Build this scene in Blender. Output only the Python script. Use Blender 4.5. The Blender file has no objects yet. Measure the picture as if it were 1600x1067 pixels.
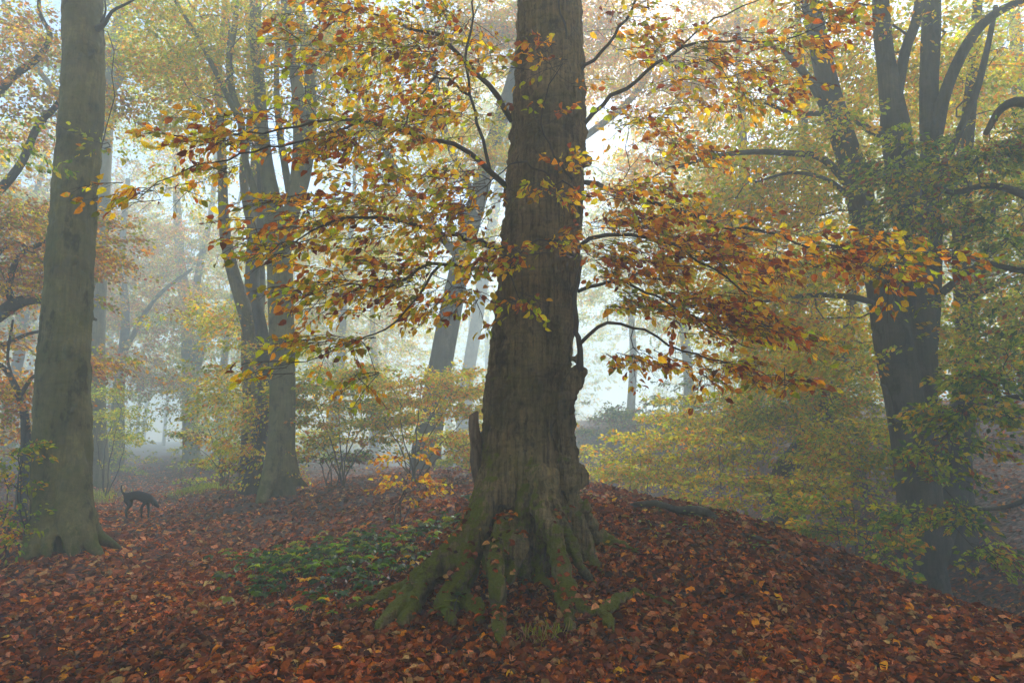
import bpy, math, random
import numpy as np
from mathutils import Vector, noise

# ------------------------------------------------------------------ camera, sky, sun, exposure
C = bpy.context.scene
EYE = 1.55
PITCH = math.radians(8.0)
FPX = 1067.0
cam_d = bpy.data.cameras.new('camera'); cam = bpy.data.objects.new('camera', cam_d)
C.collection.objects.link(cam); C.camera = cam
cam.location = (0, 0, EYE); cam.rotation_euler = (math.radians(90) + PITCH, 0, 0)
cam_d.lens = 24.0; cam_d.sensor_width = 36.0; cam_d.clip_end = 2000; cam_d.clip_start = 0.05

SUN_EL, SUN_AZ = math.radians(38), math.radians(16)      # azimuth clockwise from +Y
wd = bpy.data.worlds.new('World'); C.world = wd; wd.use_nodes = True
nt = wd.node_tree; nt.nodes.clear()
wo = nt.nodes.new('ShaderNodeOutputWorld'); bg = nt.nodes.new('ShaderNodeBackground'); sk = nt.nodes.new('ShaderNodeTexSky')
sk.sky_type = 'NISHITA'; sk.sun_disc = False; sk.sun_elevation = SUN_EL; sk.sun_rotation = SUN_AZ
sk.air_density = 1.0; sk.dust_density = .4; sk.ozone_density = 2.2
bg.inputs[1].default_value = 0.11
nt.links.new(sk.outputs[0], bg.inputs[0]); nt.links.new(bg.outputs[0], wo.inputs[0])
sl = bpy.data.lights.new('sun', 'SUN'); sl.energy = 2.2; sl.angle = math.radians(14); sl.color = (1, .985, .96)
so = bpy.data.objects.new('sun', sl); C.collection.objects.link(so)
sd = Vector((math.sin(SUN_AZ)*math.cos(SUN_EL), math.cos(SUN_AZ)*math.cos(SUN_EL), math.sin(SUN_EL)))
so.rotation_euler = sd.to_track_quat('Z', 'Y').to_euler(); so.location = (0, 20, 40)

C.view_settings.view_transform = 'Standard'; C.view_settings.look = 'None'
C.view_settings.exposure = 1.8; C.view_settings.gamma = 1
C.render.engine = 'CYCLES'
cy = C.cycles
cy.use_denoising = True; cy.max_bounces = 6; cy.diffuse_bounces = 3; cy.glossy_bounces = 1
cy.transmission_bounces = 4; cy.volume_bounces = 2; cy.use_adaptive_sampling = False
HAZE_DENSITY = 0.016

# ------------------------------------------------------------------ geometry of the view, used to turn pixels into places
def P(px, py, D):
    u = (px - 800) / FPX; v = (533.5 - py) / FPX
    t = D / (math.cos(PITCH) - v * math.sin(PITCH))
    return np.array([t * u, D, EYE + t * (math.sin(PITCH) + v * math.cos(PITCH))])
def M(wpx, py, D):                                       # width in pixels -> radius in metres
    v = (533.5 - py) / FPX
    return wpx * D / (math.cos(PITCH) - v * math.sin(PITCH)) / FPX / 2

# ------------------------------------------------------------------ terrain
EY = [0, 4, 6.2, 7.5, 9.5, 12.5, 17, 24, 32, 60, 140]
EX = [5.6, 4.3, 3.75, 3.2, 2.65, 1.9, .5, -2, -6, -12, -20]
SS = [-1, 0, .6, 1.2, 2.8, 4, 6, 8, 10, 13, 18, 60]
SZ = [0, -.04, -.38, -.90, -1.45, -1.35, -.55, .75, 1.9, 2.6, 2.8, 3.2]
def terrain(x, y):
    x = np.asarray(x, float); y = np.asarray(y, float)
    s = (x - np.interp(y, EY, EX)) * .93
    cx = 1.0 - .15 * np.maximum(y - 8.5, 0)
    dx = x - cx; dy = y - 8.5
    sx = np.where(dx > 0, 2.5, 1.8 + .15 * np.clip(y - 8.5, 0, 8))
    sy = np.where(dy > 0, 14.0, 2.2)
    dome = .76 * np.exp(-.5 * (dx / sx) ** 2 - .5 * (dy / sy) ** 2)
    dome = dome * np.clip(1 - s / 6, 0, 1)
    ravine = np.interp(s, SS, SZ)
    leftbank = .5 * np.clip((-x - 11 - .35 * y) / 8, 0, 1)
    pd = np.abs(x + .545 * y); far_ = np.clip((y - 12) / 6, 0, 1)
    leftbank = leftbank + far_ * (.22 * np.clip((pd - 1.1) / .9, 0, 1) - .10) * np.clip(1 - s / 3, 0, 1)
    n = .05 * np.sin(x * 1.3 + 1.1 * np.sin(y * .7)) * np.sin(y * 1.1 + .8 * np.sin(x * .9))
    n = n + .025 * np.sin(x * 3.7 + 2 + np.sin(y * 2.3)) * np.sin(y * 3.1 + 1.3 * np.sin(x * 1.9))
    n = n + np.clip(s, 0, 3) / 3 * .10 * np.sin(x * 1.9 + y * .6) * np.sin(y * 1.7 - x * .4 + 1)
    return dome + ravine + leftbank + n
def TZ(x, y): return float(terrain(x, y))

def G(px, py, h=0.0):
    lo, hi = 2.0, 60.0
    D = 2.0
    while D < 60:
        p = P(px, py, D)
        if p[2] <= TZ(p[0], p[1]) + h: break
        D += .02
    return P(px, py, D)

# ------------------------------------------------------------------ mesh helpers
COL = C.collection
def link_mesh(name, V, F, mat, parent=None, smooth=True, cols=None):
    me = bpy.data.meshes.new(name)
    V = np.asarray(V, np.float32)
    if isinstance(F, np.ndarray):
        k = F.shape[1]; n = F.shape[0]
        me.vertices.add(len(V)); me.vertices.foreach_set('co', V.ravel())
        me.loops.add(n * k); me.loops.foreach_set('vertex_index', F.astype(np.int32).ravel())
        me.polygons.add(n); me.polygons.foreach_set('loop_start', np.arange(0, n * k, k, dtype=np.int32))
        me.polygons.foreach_set('loop_total', np.full(n, k, np.int32))
    else:
        me.from_pydata([tuple(v) for v in V], [], F)
    me.update(calc_edges=True)
    if smooth: me.polygons.foreach_set('use_smooth', np.ones(len(me.polygons), bool))
    if cols is not None:
        a = me.color_attributes.new('Col', 'FLOAT_COLOR', 'POINT')
        c = np.ones((len(V), 4), np.float32); c[:, :3] = cols
        a.data.foreach_set('color', c.ravel())
    me.materials.append(mat)
    o = bpy.data.objects.new(name, me); COL.objects.link(o)
    if parent is not None: o.parent = parent
    return o
def empty(name, loc, label, cat, group=None, kind=None):
    o = bpy.data.objects.new(name, None); COL.objects.link(o); o.empty_display_size = .2
    tag(o, label, cat, group, kind); o['_at'] = 0
    del o['_at']
    return o
def tag(o, label=None, cat=None, group=None, kind=None):
    if label: o['label'] = label
    if cat: o['category'] = cat
    if group: o['group'] = group
    if kind: o['kind'] = kind
    return o

def spline(pts, n):                                      # catmull-rom through rows of any width
    p = np.asarray(pts, float)
    if len(p) == 2:
        t = np.linspace(0, 1, n)[:, None]; return p[0] * (1 - t) + p[1] * t
    p = np.vstack([2 * p[0] - p[1], p, 2 * p[-1] - p[-2]])
    L = np.linalg.norm(np.diff(p[1:-1, :3], axis=0), axis=1); cum = np.r_[0, np.cumsum(L)]
    out = []
    for s in np.linspace(0, cum[-1], n):
        i = min(np.searchsorted(cum, s, side='right') - 1, len(L) - 1)
        t = (s - cum[i]) / max(L[i], 1e-9); a, b, c, d = p[i:i+4]
        out.append(.5 * ((2*b) + (c-a)*t + (2*a-5*b+4*c-d)*t*t + (3*b-a-3*c+d)*t**3))
    return np.array(out)

class MB:
    def __init__(s): s.V = []; s.F = []; s.n = 0
    def tube(s, pts, rad, seg=8, lobes=None, cap=True, seed=0):
        pts = np.asarray(pts, float); rad = np.asarray(rad, float); N = len(pts)
        T = np.gradient(pts, axis=0); T /= np.linalg.norm(T, axis=1)[:, None] + 1e-12
        ref = np.array([1., 0, 0]) if abs(T[0, 0]) < .9 else np.array([0, 1., 0])
        u = ref - T[0] * ref.dot(T[0]); u /= np.linalg.norm(u)
        a = np.linspace(0, 2 * math.pi, seg, endpoint=False); ca, sa = np.cos(a), np.sin(a)
        V = np.empty((N, seg, 3))
        for i in range(N):
            u = u - T[i] * u.dot(T[i]); u /= np.linalg.norm(u) + 1e-12
            w = np.cross(T[i], u)
            r = rad[i] * (lobes(i, a) if lobes is not None else 1.0)
            V[i] = pts[i] + (ca * r)[:, None] * u + (sa * r)[:, None] * w
        b = s.n; idx = b + np.arange(N * seg).reshape(N, seg)
        q = np.stack([idx[:-1], np.roll(idx[:-1], -1, 1), np.roll(idx[1:], -1, 1), idx[1:]], -1).reshape(-1, 4)
        s.V.append(V.reshape(-1, 3)); s.F.append(q); s.n += N * seg
        if cap:                                            # a pole at each end keeps it closed (degenerate quads avoided)
            for row, pt, flip in ((idx[0], pts[0] - T[0] * rad[0] * .3, True), (idx[-1], pts[-1] + T[-1] * rad[-1] * .5, False)):
                s.V.append(pt[None]); k = s.n; s.n += 1
                rr = row[::-1] if flip else row
                h = seg // 2
                f = [[rr[2*j], rr[2*j+1], rr[(2*j+2) % seg], k] for j in range(h)]
                s.F.append(np.array(f))
    def build(s, name, mat, parent=None):
        return link_mesh(name, np.vstack(s.V), np.vstack(s.F), mat, parent)

# ------------------------------------------------------------------ materials
def newmat(name):
    m = bpy.data.materials.new(name); m.use_nodes = True; n = m.node_tree; n.nodes.clear()
    out = n.nodes.new('ShaderNodeOutputMaterial'); return m, n, out
def N(n, t, **k):
    o = n.nodes.new(t)
    for a, v in k.items(): setattr(o, a, v)
    return o
def ramp(n, src, stops):
    r = n.nodes.new('ShaderNodeValToRGB'); n.links.new(src, r.inputs[0]); e = r.color_ramp.elements
    while len(e) < len(stops): e.new(.5)
    for i, (p, c) in enumerate(stops): e[i].position = p; e[i].color = (*c, 1) if len(c) == 3 else c
    return r
def noise_n(n, vec, scale, detail=5, rough=.6):
    t = n.nodes.new('ShaderNodeTexNoise'); t.inputs['Scale'].default_value = scale
    t.inputs['Detail'].default_value = detail; t.inputs['Roughness'].default_value = rough
    n.links.new(vec, t.inputs['Vector']); return t
def mapping(n, vec, scale):
    m = n.nodes.new('ShaderNodeMapping'); m.inputs['Scale'].default_value = scale; n.links.new(vec, m.inputs[0]); return m.outputs[0]
def mixc(n, fac, a, b, mode='MIX'):
    m = n.nodes.new('ShaderNodeMix'); m.data_type = 'RGBA'; m.blend_type = mode
    for s, v in ((m.inputs[0], fac), (m.inputs[6], a), (m.inputs[7], b)):
        if hasattr(v, 'node'): n.links.new(v, s)
        else: s.default_value = v if not isinstance(v, tuple) else (*v, 1)
    return m.outputs[2]
def math_n(n, op, a, b=None, clamp=False):
    m = n.nodes.new('ShaderNodeMath'); m.operation = op; m.use_clamp = clamp
    for s, v in zip(m.inputs, (a, b)):
        if v is None: continue
        if hasattr(v, 'node'): n.links.new(v, s)
        else: s.default_value = v
    return m.outputs[0]

def bark(name, light, dark, green, moss_z0, moss_z1, moss_col=(.070, .085, .006), moss_amt=1.0, stripe=1.0, bump=.02, gfac=.5, wrinkle=.12):
    m, n, out = newmat(name)
    g = N(n, 'ShaderNodeNewGeometry').outputs['Position']
    big = noise_n(n, g, 1.6, 5, .6)
    col = ramp(n, big.outputs[0], [(.3, dark), (.52, tuple(.5*(a+b) for a, b in zip(light, dark))), (.72, light)])
    st = noise_n(n, mapping(n, g, (34, 34, 1.6)), 1.0, 6, .65)
    str_ = ramp(n, st.outputs[0], [(.34, (.26, .24, .22)), (.50, (.95, .95, .95)), (.68, (1.5, 1.45, 1.3))])
    c = mixc(n, .9 * stripe, col.outputs[0], str_.outputs[0], 'MULTIPLY')
    hz = noise_n(n, mapping(n, g, (5, 5, 30)), 1.0, 4, .6)             # fine lateral creases
    hr = ramp(n, hz.outputs[0], [(.28, (.5, .48, .45)), (.42, (1, 1, 1))])
    c = mixc(n, .45, c, hr.outputs[0], 'MULTIPLY')
    gr = noise_n(n, g, 2.7, 6, .7)
    grf = ramp(n, gr.outputs[0], [(.42, (0, 0, 0)), (.68, (1, 1, 1))])
    c = mixc(n, math_n(n, 'MULTIPLY', grf.outputs[0], gfac), c, green)
    bl = noise_n(n, mapping(n, g, (2.2, 2.2, 1.1)), 1.7, 6, .72)            # dark weathered blotches and pale lichen
    blr = ramp(n, bl.outputs[0], [(.38, (.30, .28, .26)), (.47, (1, 1, 1)), (.56, (1, 1, 1)), (.68, (1.6, 1.55, 1.3))])
    c = mixc(n, .85, c, blr.outputs[0], 'MULTIPLY')
    wv = N(n, 'ShaderNodeTexWave'); wv.wave_type = 'BANDS'; wv.bands_direction = 'Z'; wv.inputs['Scale'].default_value = 1.6; wv.inputs['Distortion'].default_value = 9
    wv.inputs['Detail'].default_value = 4; wv.inputs['Detail Scale'].default_value = 1.6; n.links.new(mapping(n, g, (.7, .7, 1.6)), wv.inputs[0])
    wr = ramp(n, wv.outputs[1], [(.0, (.35, .33, .3)), (.12, (1, 1, 1))])
    c = mixc(n, wrinkle, c, wr.outputs[0], 'MULTIPLY')
    # moss: thick towards the foot, patchy
    sep = N(n, 'ShaderNodeSeparateXYZ'); n.links.new(g, sep.inputs[0])
    mr = N(n, 'ShaderNodeMapRange'); n.links.new(sep.outputs[2], mr.inputs[0])
    mr.inputs[1].default_value = moss_z1; mr.inputs[2].default_value = moss_z0; mr.inputs[3].default_value = 0; mr.inputs[4].default_value = 1
    mn = noise_n(n, mapping(n, g, (3, 3, 1.8)), 1.7, 8, .75)
    sn = N(n, 'ShaderNodeSeparateXYZ'); n.links.new(N(n, 'ShaderNodeNewGeometry').outputs['Normal'], sn.inputs[0])
    mf = math_n(n, 'ADD', math_n(n, 'MULTIPLY', mr.outputs[0], .20), mn.outputs[0])
    mf = math_n(n, 'ADD', mf, math_n(n, 'MULTIPLY', sn.outputs[2], .16))
    mf = math_n(n, 'ADD', mf, math_n(n, 'MULTIPLY', sn.outputs[0], -.07))
    mramp = ramp(n, mf, [(.66, (0, 0, 0)), (.76, (1, 1, 1))])
    mossn = noise_n(n, g, 60, 3, .6)
    mcol = mixc(n, mossn.outputs[0], tuple(.45 * v for v in moss_col), tuple(1.7 * v for v in moss_col))
    fac = math_n(n, 'MULTIPLY', mramp.outputs[0], moss_amt)
    c = mixc(n, fac, c, mcol)
    b = N(n, 'ShaderNodeBsdfPrincipled'); n.links.new(c, b.inputs['Base Color']); b.inputs['Roughness'].default_value = .85
    b.inputs['Specular IOR Level'].default_value = .25
    hsum = math_n(n, 'ADD', math_n(n, 'MULTIPLY', st.outputs[0], .8), math_n(n, 'MULTIPLY', hz.outputs[0], .5))
    hsum = math_n(n, 'ADD', hsum, math_n(n, 'MULTIPLY', wv.outputs[1], .25 * wrinkle))
    fine = noise_n(n, g, 90, 3, .6)
    hsum = math_n(n, 'ADD', hsum, math_n(n, 'MULTIPLY', fine.outputs[0], .35))
    hsum = math_n(n, 'ADD', hsum, math_n(n, 'MULTIPLY', big.outputs[0], 1.2))
    bp = N(n, 'ShaderNodeBump'); bp.inputs['Strength'].default_value = .9; bp.inputs['Distance'].default_value = bump
    n.links.new(hsum, bp.inputs['Height']); n.links.new(bp.outputs[0], b.inputs['Normal'])
    n.links.new(b.outputs[0], out.inputs[0]); return m

BARK_MAIN = bark('bark_brown', (.38, .265, .13), (.11, .075, .038), (.14, .125, .026), .45, 1.7, moss_col=(.13, .135, .004), bump=.055, gfac=.55, moss_amt=.95, wrinkle=.25)
BARK_SMOOTH = bark('bark_grey_green', (.27, .23, .095), (.10, .085, .035), (.105, .115, .022), .0, 1.2, stripe=.4, wrinkle=.12, bump=.012, gfac=.7, moss_amt=.8)
BARK_MID = bark('bark_grey', (.27, .215, .105), (.11, .086, .043), (.11, .115, .04), .1, 1.6, stripe=.6, bump=.015, gfac=.6, moss_amt=.9)
BARK_DARK = bark('bark_dark', (.13, .11, .085), (.05, .042, .033), (.06, .06, .03), -1.2, -.2, stripe=.6, bump=.015, moss_amt=.5)
def twigmat(name, c):
    m, n, out = newmat(name); g = N(n, 'ShaderNodeNewGeometry').outputs['Position']
    t = noise_n(n, g, 14, 3); r = ramp(n, t.outputs[0], [(.3, tuple(.5*v for v in c)), (.7, c)])
    b = N(n, 'ShaderNodeBsdfPrincipled'); n.links.new(r.outputs[0], b.inputs['Base Color']); b.inputs['Roughness'].default_value = .7
    n.links.new(b.outputs[0], out.inputs[0]); return m
TWIG = twigmat('twig_bark', (.075, .05, .035)); TWIG_G = twigmat('twig_bark_grey', (.11, .09, .065))
DEADWOOD = bark('dead_wood', (.34, .24, .16), (.13, .085, .055), (.12, .10, .05), 0, .9, moss_amt=.7, gfac=.25, bump=.02)

def leafmat(name, trans=.45, rough=.45, sat=1.0, vary=.3, spec=.3):
    m, n, out = newmat(name)
    a = N(n, 'ShaderNodeVertexColor', layer_name='Col').outputs[0]
    g = N(n, 'ShaderNodeNewGeometry').outputs['Position']
    t = noise_n(n, g, 55, 2); r = ramp(n, t.outputs[0], [(.3, (1 - vary,) * 3), (.7, (1 + vary,) * 3)])
    c = mixc(n, 1.0, a, r.outputs[0], 'MULTIPLY')
    b = N(n, 'ShaderNodeBsdfPrincipled'); n.links.new(c, b.inputs['Base Color']); b.inputs['Roughness'].default_value = rough
    b.inputs['Specular IOR Level'].default_value = spec
    tr = N(n, 'ShaderNodeBsdfTranslucent')
    hs = N(n, 'ShaderNodeHueSaturation'); hs.inputs['Saturation'].default_value = 1.15 * sat; hs.inputs['Value'].default_value = 1.9
    n.links.new(c, hs.inputs['Color']); n.links.new(hs.outputs[0], tr.inputs[0])
    mx = N(n, 'ShaderNodeMixShader'); mx.inputs[0].default_value = trans
    n.links.new(b.outputs[0], mx.inputs[1]); n.links.new(tr.outputs[0], mx.inputs[2]); n.links.new(mx.outputs[0], out.inputs[0])
    return m
LEAF = leafmat('beech_leaf', .6); FLEAF = leafmat('fallen_leaf', .12, .72, 1.0, .4, .12); GREEN = leafmat('green_leaf', .5, .4)

def groundmat():
    m, n, out = newmat('leaf_litter_ground')
    g = N(n, 'ShaderNodeNewGeometry').outputs['Position']
    v = N(n, 'ShaderNodeTexVoronoi'); v.inputs['Scale'].default_value = 15; v.inputs['Randomness'].default_value = 1
    w = noise_n(n, g, 6, 3); wv = N(n, 'ShaderNodeVectorMath', operation='MULTIPLY_ADD')
    n.links.new(w.outputs['Color'], wv.inputs[0]); wv.inputs[1].default_value = (.12, .12, .12); n.links.new(g, wv.inputs[2])
    n.links.new(wv.outputs[0], v.inputs['Vector'])
    sepc = N(n, 'ShaderNodeSeparateColor'); n.links.new(v.outputs['Color'], sepc.inputs[0])
    r = ramp(n, sepc.outputs[0], [(0, (.028, .014, .008)), (.35, (.06, .025, .014)), (.7, (.13, .045, .02)), (1, (.22, .09, .04))])
    big = noise_n(n, g, .5, 4); br = ramp(n, big.outputs[0], [(.3, (.7, .66, .62)), (.7, (1.1, 1.1, 1.1))])
    c = mixc(n, 1, r.outputs[0], br.outputs[0], 'MULTIPLY')
    b = N(n, 'ShaderNodeBsdfPrincipled'); n.links.new(c, b.inputs['Base Color']); b.inputs['Roughness'].default_value = .8
    bp = N(n, 'ShaderNodeBump'); bp.inputs['Strength'].default_value = 1; bp.inputs['Distance'].default_value = .04
    n.links.new(v.outputs['Distance'], bp.inputs['Height']); n.links.new(bp.outputs[0], b.inputs['Normal'])
    n.links.new(b.outputs[0], out.inputs[0]); return m
GROUND = groundmat()

# ------------------------------------------------------------------ ground sheet (fine near the camera, coarse far away)
def axis(lo, hi, c, fine, grow):
    a = [c]; s = fine
    while a[-1] < hi: a.append(a[-1] + s); s *= grow
    b = [c]; s = fine
    while b[-1] > lo: b.append(b[-1] - s); s *= grow
    return np.array(sorted(set(b + a)))
gx = axis(-130, 130, 1.0, .10, 1.022); gy = axis(-40, 170, 7.0, .10, 1.022)
X, Y = np.meshgrid(gx, gy); Z = terrain(X, Y)
idx = np.arange(X.size).reshape(X.shape)
Fq = np.stack([idx[:-1, :-1], idx[:-1, 1:], idx[1:, 1:], idx[1:, :-1]], -1).reshape(-1, 4)
tag(link_mesh('ground', np.stack([X, Y, Z], -1).reshape(-1, 3), Fq, GROUND), kind='structure')

# ------------------------------------------------------------------ leaves
def unit(v): return v / (np.linalg.norm(v, axis=-1, keepdims=True) + 1e-9)
def leaf_mesh(name, pos, dr, nr, ln, col, mat, parent=None, simple=False, fold=.25, aspect=.6):
    pos = np.asarray(pos); n = len(pos); dr = unit(np.asarray(dr)); nr = np.asarray(nr)
    sd_ = unit(np.cross(nr, dr)); nr = unit(np.cross(dr, sd_)); L = np.asarray(ln)[:, None]
    if simple:
        W = L * aspect * .5
        base = pos; tip = pos + dr * L; m1 = pos + dr * L * .48
        V = np.stack([base, m1 + sd_ * W + nr * W * fold, tip, m1 - sd_ * W + nr * W * fold], 1)
        F = np.arange(n * 4).reshape(n, 4); k = 4
    else:
        W = L * aspect * .5; up = nr * W * fold * 1.4
        bend = nr * L * -.10
        base = pos; tip = pos + dr * L + bend * 1.6; mid = pos + dr * L * .5 + bend * .2
        a1 = pos + dr * L * .28; a2 = pos + dr * L * .66 + bend * .5
        V = np.stack([base, a1 + sd_ * W * .92 + up, a2 + sd_ * W * .80 + up, tip, a2 - sd_ * W * .80 + up, a1 - sd_ * W * .92 + up, mid], 1)
        b = np.arange(n)[:, None] * 7
        F = np.concatenate([b + np.array([[0, 1, 2, 6]]), b + np.array([[6, 2, 3, 4]]), b + np.array([[0, 6, 4, 5]])], 0); k = 7
    V = V.reshape(-1, 3)
    return link_mesh(name, V, F, mat, parent, smooth=False, cols=np.repeat(np.asarray(col), k, 0))

PAL = {
 'brown': (.17, .040, .012), 'rust': (.34, .085, .010), 'orange': (.62, .24, .012), 'gold': (.66, .37, .014),
 'yellow': (.62, .49, .022), 'lime': (.38, .42, .018), 'olive': (.24, .26, .014), 'green': (.13, .22, .014), 'dkgreen': (.045, .10, .015),
 'tan': (.36, .22, .10), 'pink': (.40, .17, .09), 'dark': (.075, .022, .010)}
def pick(rng, n, mix, jit=.18):
    ks = list(mix); w = np.array([mix[k] for k in ks], float); w /= w.sum()
    c = np.array([PAL[k] for k in ks])[rng.choice(len(ks), n, p=w)]
    return c * (1 + jit * rng.standard_normal((n, 1))).clip(.4, 1.8) * (1 + .06 * rng.standard_normal((n, 3))).clip(.7, 1.3)

# ------------------------------------------------------------------ branching: grow thin wood from stems out to a set of targets
class Skel:
    def __init__(s): s.p = []; s.par = []; s.r0 = []; s.d = []; s.fixed = []
    def add_line(s, pts, par=-1, fixed=True):
        for q in pts:
            s.p.append(np.array(q[:3], float)); s.par.append(par)
            s.d.append(0 if par < 0 else s.d[par] + np.linalg.norm(s.p[-1] - s.p[par])); s.fixed.append(fixed); par = len(s.p) - 1
        return par
    def nearest(s, q):
        A = np.array(s.p); return int(np.argmin(np.linalg.norm(A - q, axis=1)))
    def grow(s, targets, rng, step=.3, wob=.10, lift=.15, dweight=.25, zpen=.6, slope=.25):
        T = np.array(targets); A = np.array(s.p); cap_ = len(A) + 60 * len(T) + 100
        buf = np.zeros((cap_, 3)); buf[:len(A)] = A; db = np.zeros(cap_); db[:len(A)] = s.d
        dist = np.array([np.min(np.linalg.norm(A - t, axis=1)) for t in T])
        ends = np.zeros(len(T), int)
        for i in np.argsort(dist):
            t = T[i]; n_ = len(s.p); A = buf[:n_]; dd = db[:n_]
            dv = t - A; L = np.linalg.norm(dv, axis=1)
            cost = L + dweight * dd + zpen * np.maximum(-(dv[:, 2] - slope * 0), 0)
            j = int(np.argmin(cost)); a = A[j]; L = L[j]
            pd = unit(a - A[s.par[j]]) if s.par[j] >= 0 and not s.fixed[j] else unit((t - a) * np.array([1, 1, .3]) + np.array([0, 0, .25 * L]))
            k = min(50, max(2, int(L / step))); c1 = a + pd * L * .35 + np.array([0, 0, lift * L * .3]); pr = j
            c2 = t - unit(t - c1) * L * .3 + np.array([0, 0, lift * L * .2])
            for q in range(1, k + 1):
                u = q / k; pt = (1-u)**3 * a + 3*(1-u)**2*u * c1 + 3*(1-u)*u*u * c2 + u**3 * t
                if q < k: pt = pt + rng.standard_normal(3) * wob * step
                s.p.append(pt); s.par.append(pr); s.fixed.append(False); s.d.append(s.d[pr] + L / k); pr = len(s.p) - 1; buf[pr] = pt; db[pr] = s.d[pr]
            ends[i] = pr
        return ends
    def tubes(s, mb, tip=.004, e=2.3, rmax=9, seg=5, skip_fixed=True, minr=0):
        n = len(s.p); ch = [[] for _ in range(n)]
        for i, q in enumerate(s.par):
            if q >= 0: ch[q].append(i)
        R = np.zeros(n)
        for i in range(n - 1, -1, -1):
            R[i] = tip if not ch[i] else sum(R[c] ** e for c in ch[i]) ** (1 / e)
        R = np.minimum(R * 1.0, rmax)
        for i in range(n):
            for c in ch[i]:
                if s.fixed[c] and skip_fixed: continue
                main = max(ch[i], key=lambda k: R[k])
                if c == main and not s.fixed[i]: continue
                if R[c] < minr: continue
                chain = [i, c]; k = c
                while ch[k]:
                    k = max(ch[k], key=lambda q: R[q])
                    if R[k] < minr: break
                    chain.append(k)
                pts = np.array([s.p[k] for k in chain]); rr = np.array([R[k] for k in chain]); rr[0] = min(rr[0], rr[1] * 1.1)
                if len(pts) > 1: mb.tube(pts, rr, seg=seg if rr[0] > tip * 2.5 else 4, cap=False)
        return R

def sprays(rng, tips, dirs, nleaf, L, W, leaf, mix, clump=.5, flat=.25, droop=.25, updir=.55, twigs=None, jit=.18, rep=1, spread=.35):
    """flat beech sprays: a twig from each tip with side twigs and leaves set alternately along them"""
    P_, D_, N_, S_, C_ = [], [], [], [], []
    keys = list(mix)
    if rep > 1:
        t0 = list(tips); d0 = list(dirs); tips = list(tips); dirs = list(dirs)
        for t, d in zip(t0, d0):
            for _ in range(rep - 1):
                tips.append(t + rng.standard_normal(3) * spread * np.array([1, 1, .22])); dirs.append(np.array(d, float) + rng.standard_normal(3) * .5 * np.linalg.norm(d))
    for t, d in zip(tips, dirs):
        d = np.array(d, float); d[2] = d[2] * .25 - droop * .7 * rng.random(); d = unit(d)
        nrm = unit(np.array([0, 0, 1.]) + rng.standard_normal(3) * flat); sv = unit(np.cross(nrm, d)); nrm = unit(np.cross(d, sv))
        Ls = L * rng.uniform(.65, 1.25); n = max(3, int(nleaf * rng.uniform(.6, 1.3)))
        a = rng.random(n) ** .8; side = rng.choice([-1, 1], n) * rng.random(n) ** .8
        wid = W * (1 - .75 * a) * Ls / L
        pos = t + d * (a * Ls)[:, None] + sv * (side * wid)[:, None] + d * (np.abs(side) * wid * .7)[:, None]
        pos = pos + nrm * (rng.standard_normal(n) * .05 * L)[:, None] - np.array([0, 0, 1]) * ((a ** 2) * droop * Ls * .5)[:, None]
        ld = d * rng.uniform(.3, 1.1, n)[:, None] + sv * (np.sign(side) * rng.uniform(.2, 1.1, n))[:, None] + nrm * (rng.standard_normal(n) * .3)[:, None] - np.array([0, 0, 1]) * rng.uniform(0, droop * 2, n)[:, None]
        ln = nrm * updir + rng.standard_normal((n, 3)) * (1 - updir)
        m = dict(mix); k = keys[rng.integers(len(keys))]; m[k] = m[k] + clump * sum(mix.values())
        P_.append(pos); D_.append(ld); N_.append(ln); S_.append(leaf * rng.uniform(.5, 1.3, n)); C_.append(pick(rng, n, m, jit))
        if twigs is not None:
            e = t + d * Ls; twigs.tube(np.array([t, t + d * Ls * .5 + nrm * .02 * L - np.array([0, 0, droop * .1 * Ls]), e - np.array([0, 0, droop * .4 * Ls])]), [.0035, .0025, .0012], seg=4, cap=False)
            for q in range(5):
                f = .12 + .17 * q; sg = 1 if q % 2 else -1; b0 = t + d * Ls * f - np.array([0, 0, f * f * droop * .4 * Ls]); wl = W * (1 - .7 * f) * Ls / L
                twigs.tube(np.array([b0, b0 + sv * sg * wl * .8 + d * wl * .65 - np.array([0, 0, droop * .1])]), [.002, .001], seg=4, cap=False)
    return [np.concatenate(v) for v in (P_, D_, N_, S_, C_)]

def blob_targets(rng, blobs, clump=False):
    out = []
    for (px, py, D, rx, ry, rz, n) in blobs:
        c = P(px, py, D); n0 = n; n = int(n * (1.9 if clump else 1))
        q = rng.standard_normal((n, 3)); q = unit(q) * (rng.random((n, 1)) ** .45)
        q = c + q * np.array([rx, ry, rz])
        if clump:                                         # open gaps, and sprays gathered in loose level tiers
            f = 1.15 if D < 19 else .7
            m = np.array([noise.noise(Vector((a * f, b * f, e * f * 1.6 + 3.1))) for a, b, e in q]) > .0
            if m.sum() > 3: q = q[m][:n0]
            sp = .42 if D < 19 else .7; ph = .5 * np.sin(q[:, 0] * .9 + q[:, 1] * .7)
            q[:, 2] = (np.round(q[:, 2] / sp + ph) - ph) * sp + rng.standard_normal(len(q)) * .05
        q[:, 2] = np.maximum(q[:, 2], terrain(q[:, 0], q[:, 1]) + .25)
        out.append(q)
    return np.concatenate(out)

def stem_pts(st, D0=None):
    """[(px,py,D,width_px), ...] -> rows x,y,z,r"""
    return np.array([[*P(a, b, D), M(w, b, D)] for a, b, D, w in st])

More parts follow.
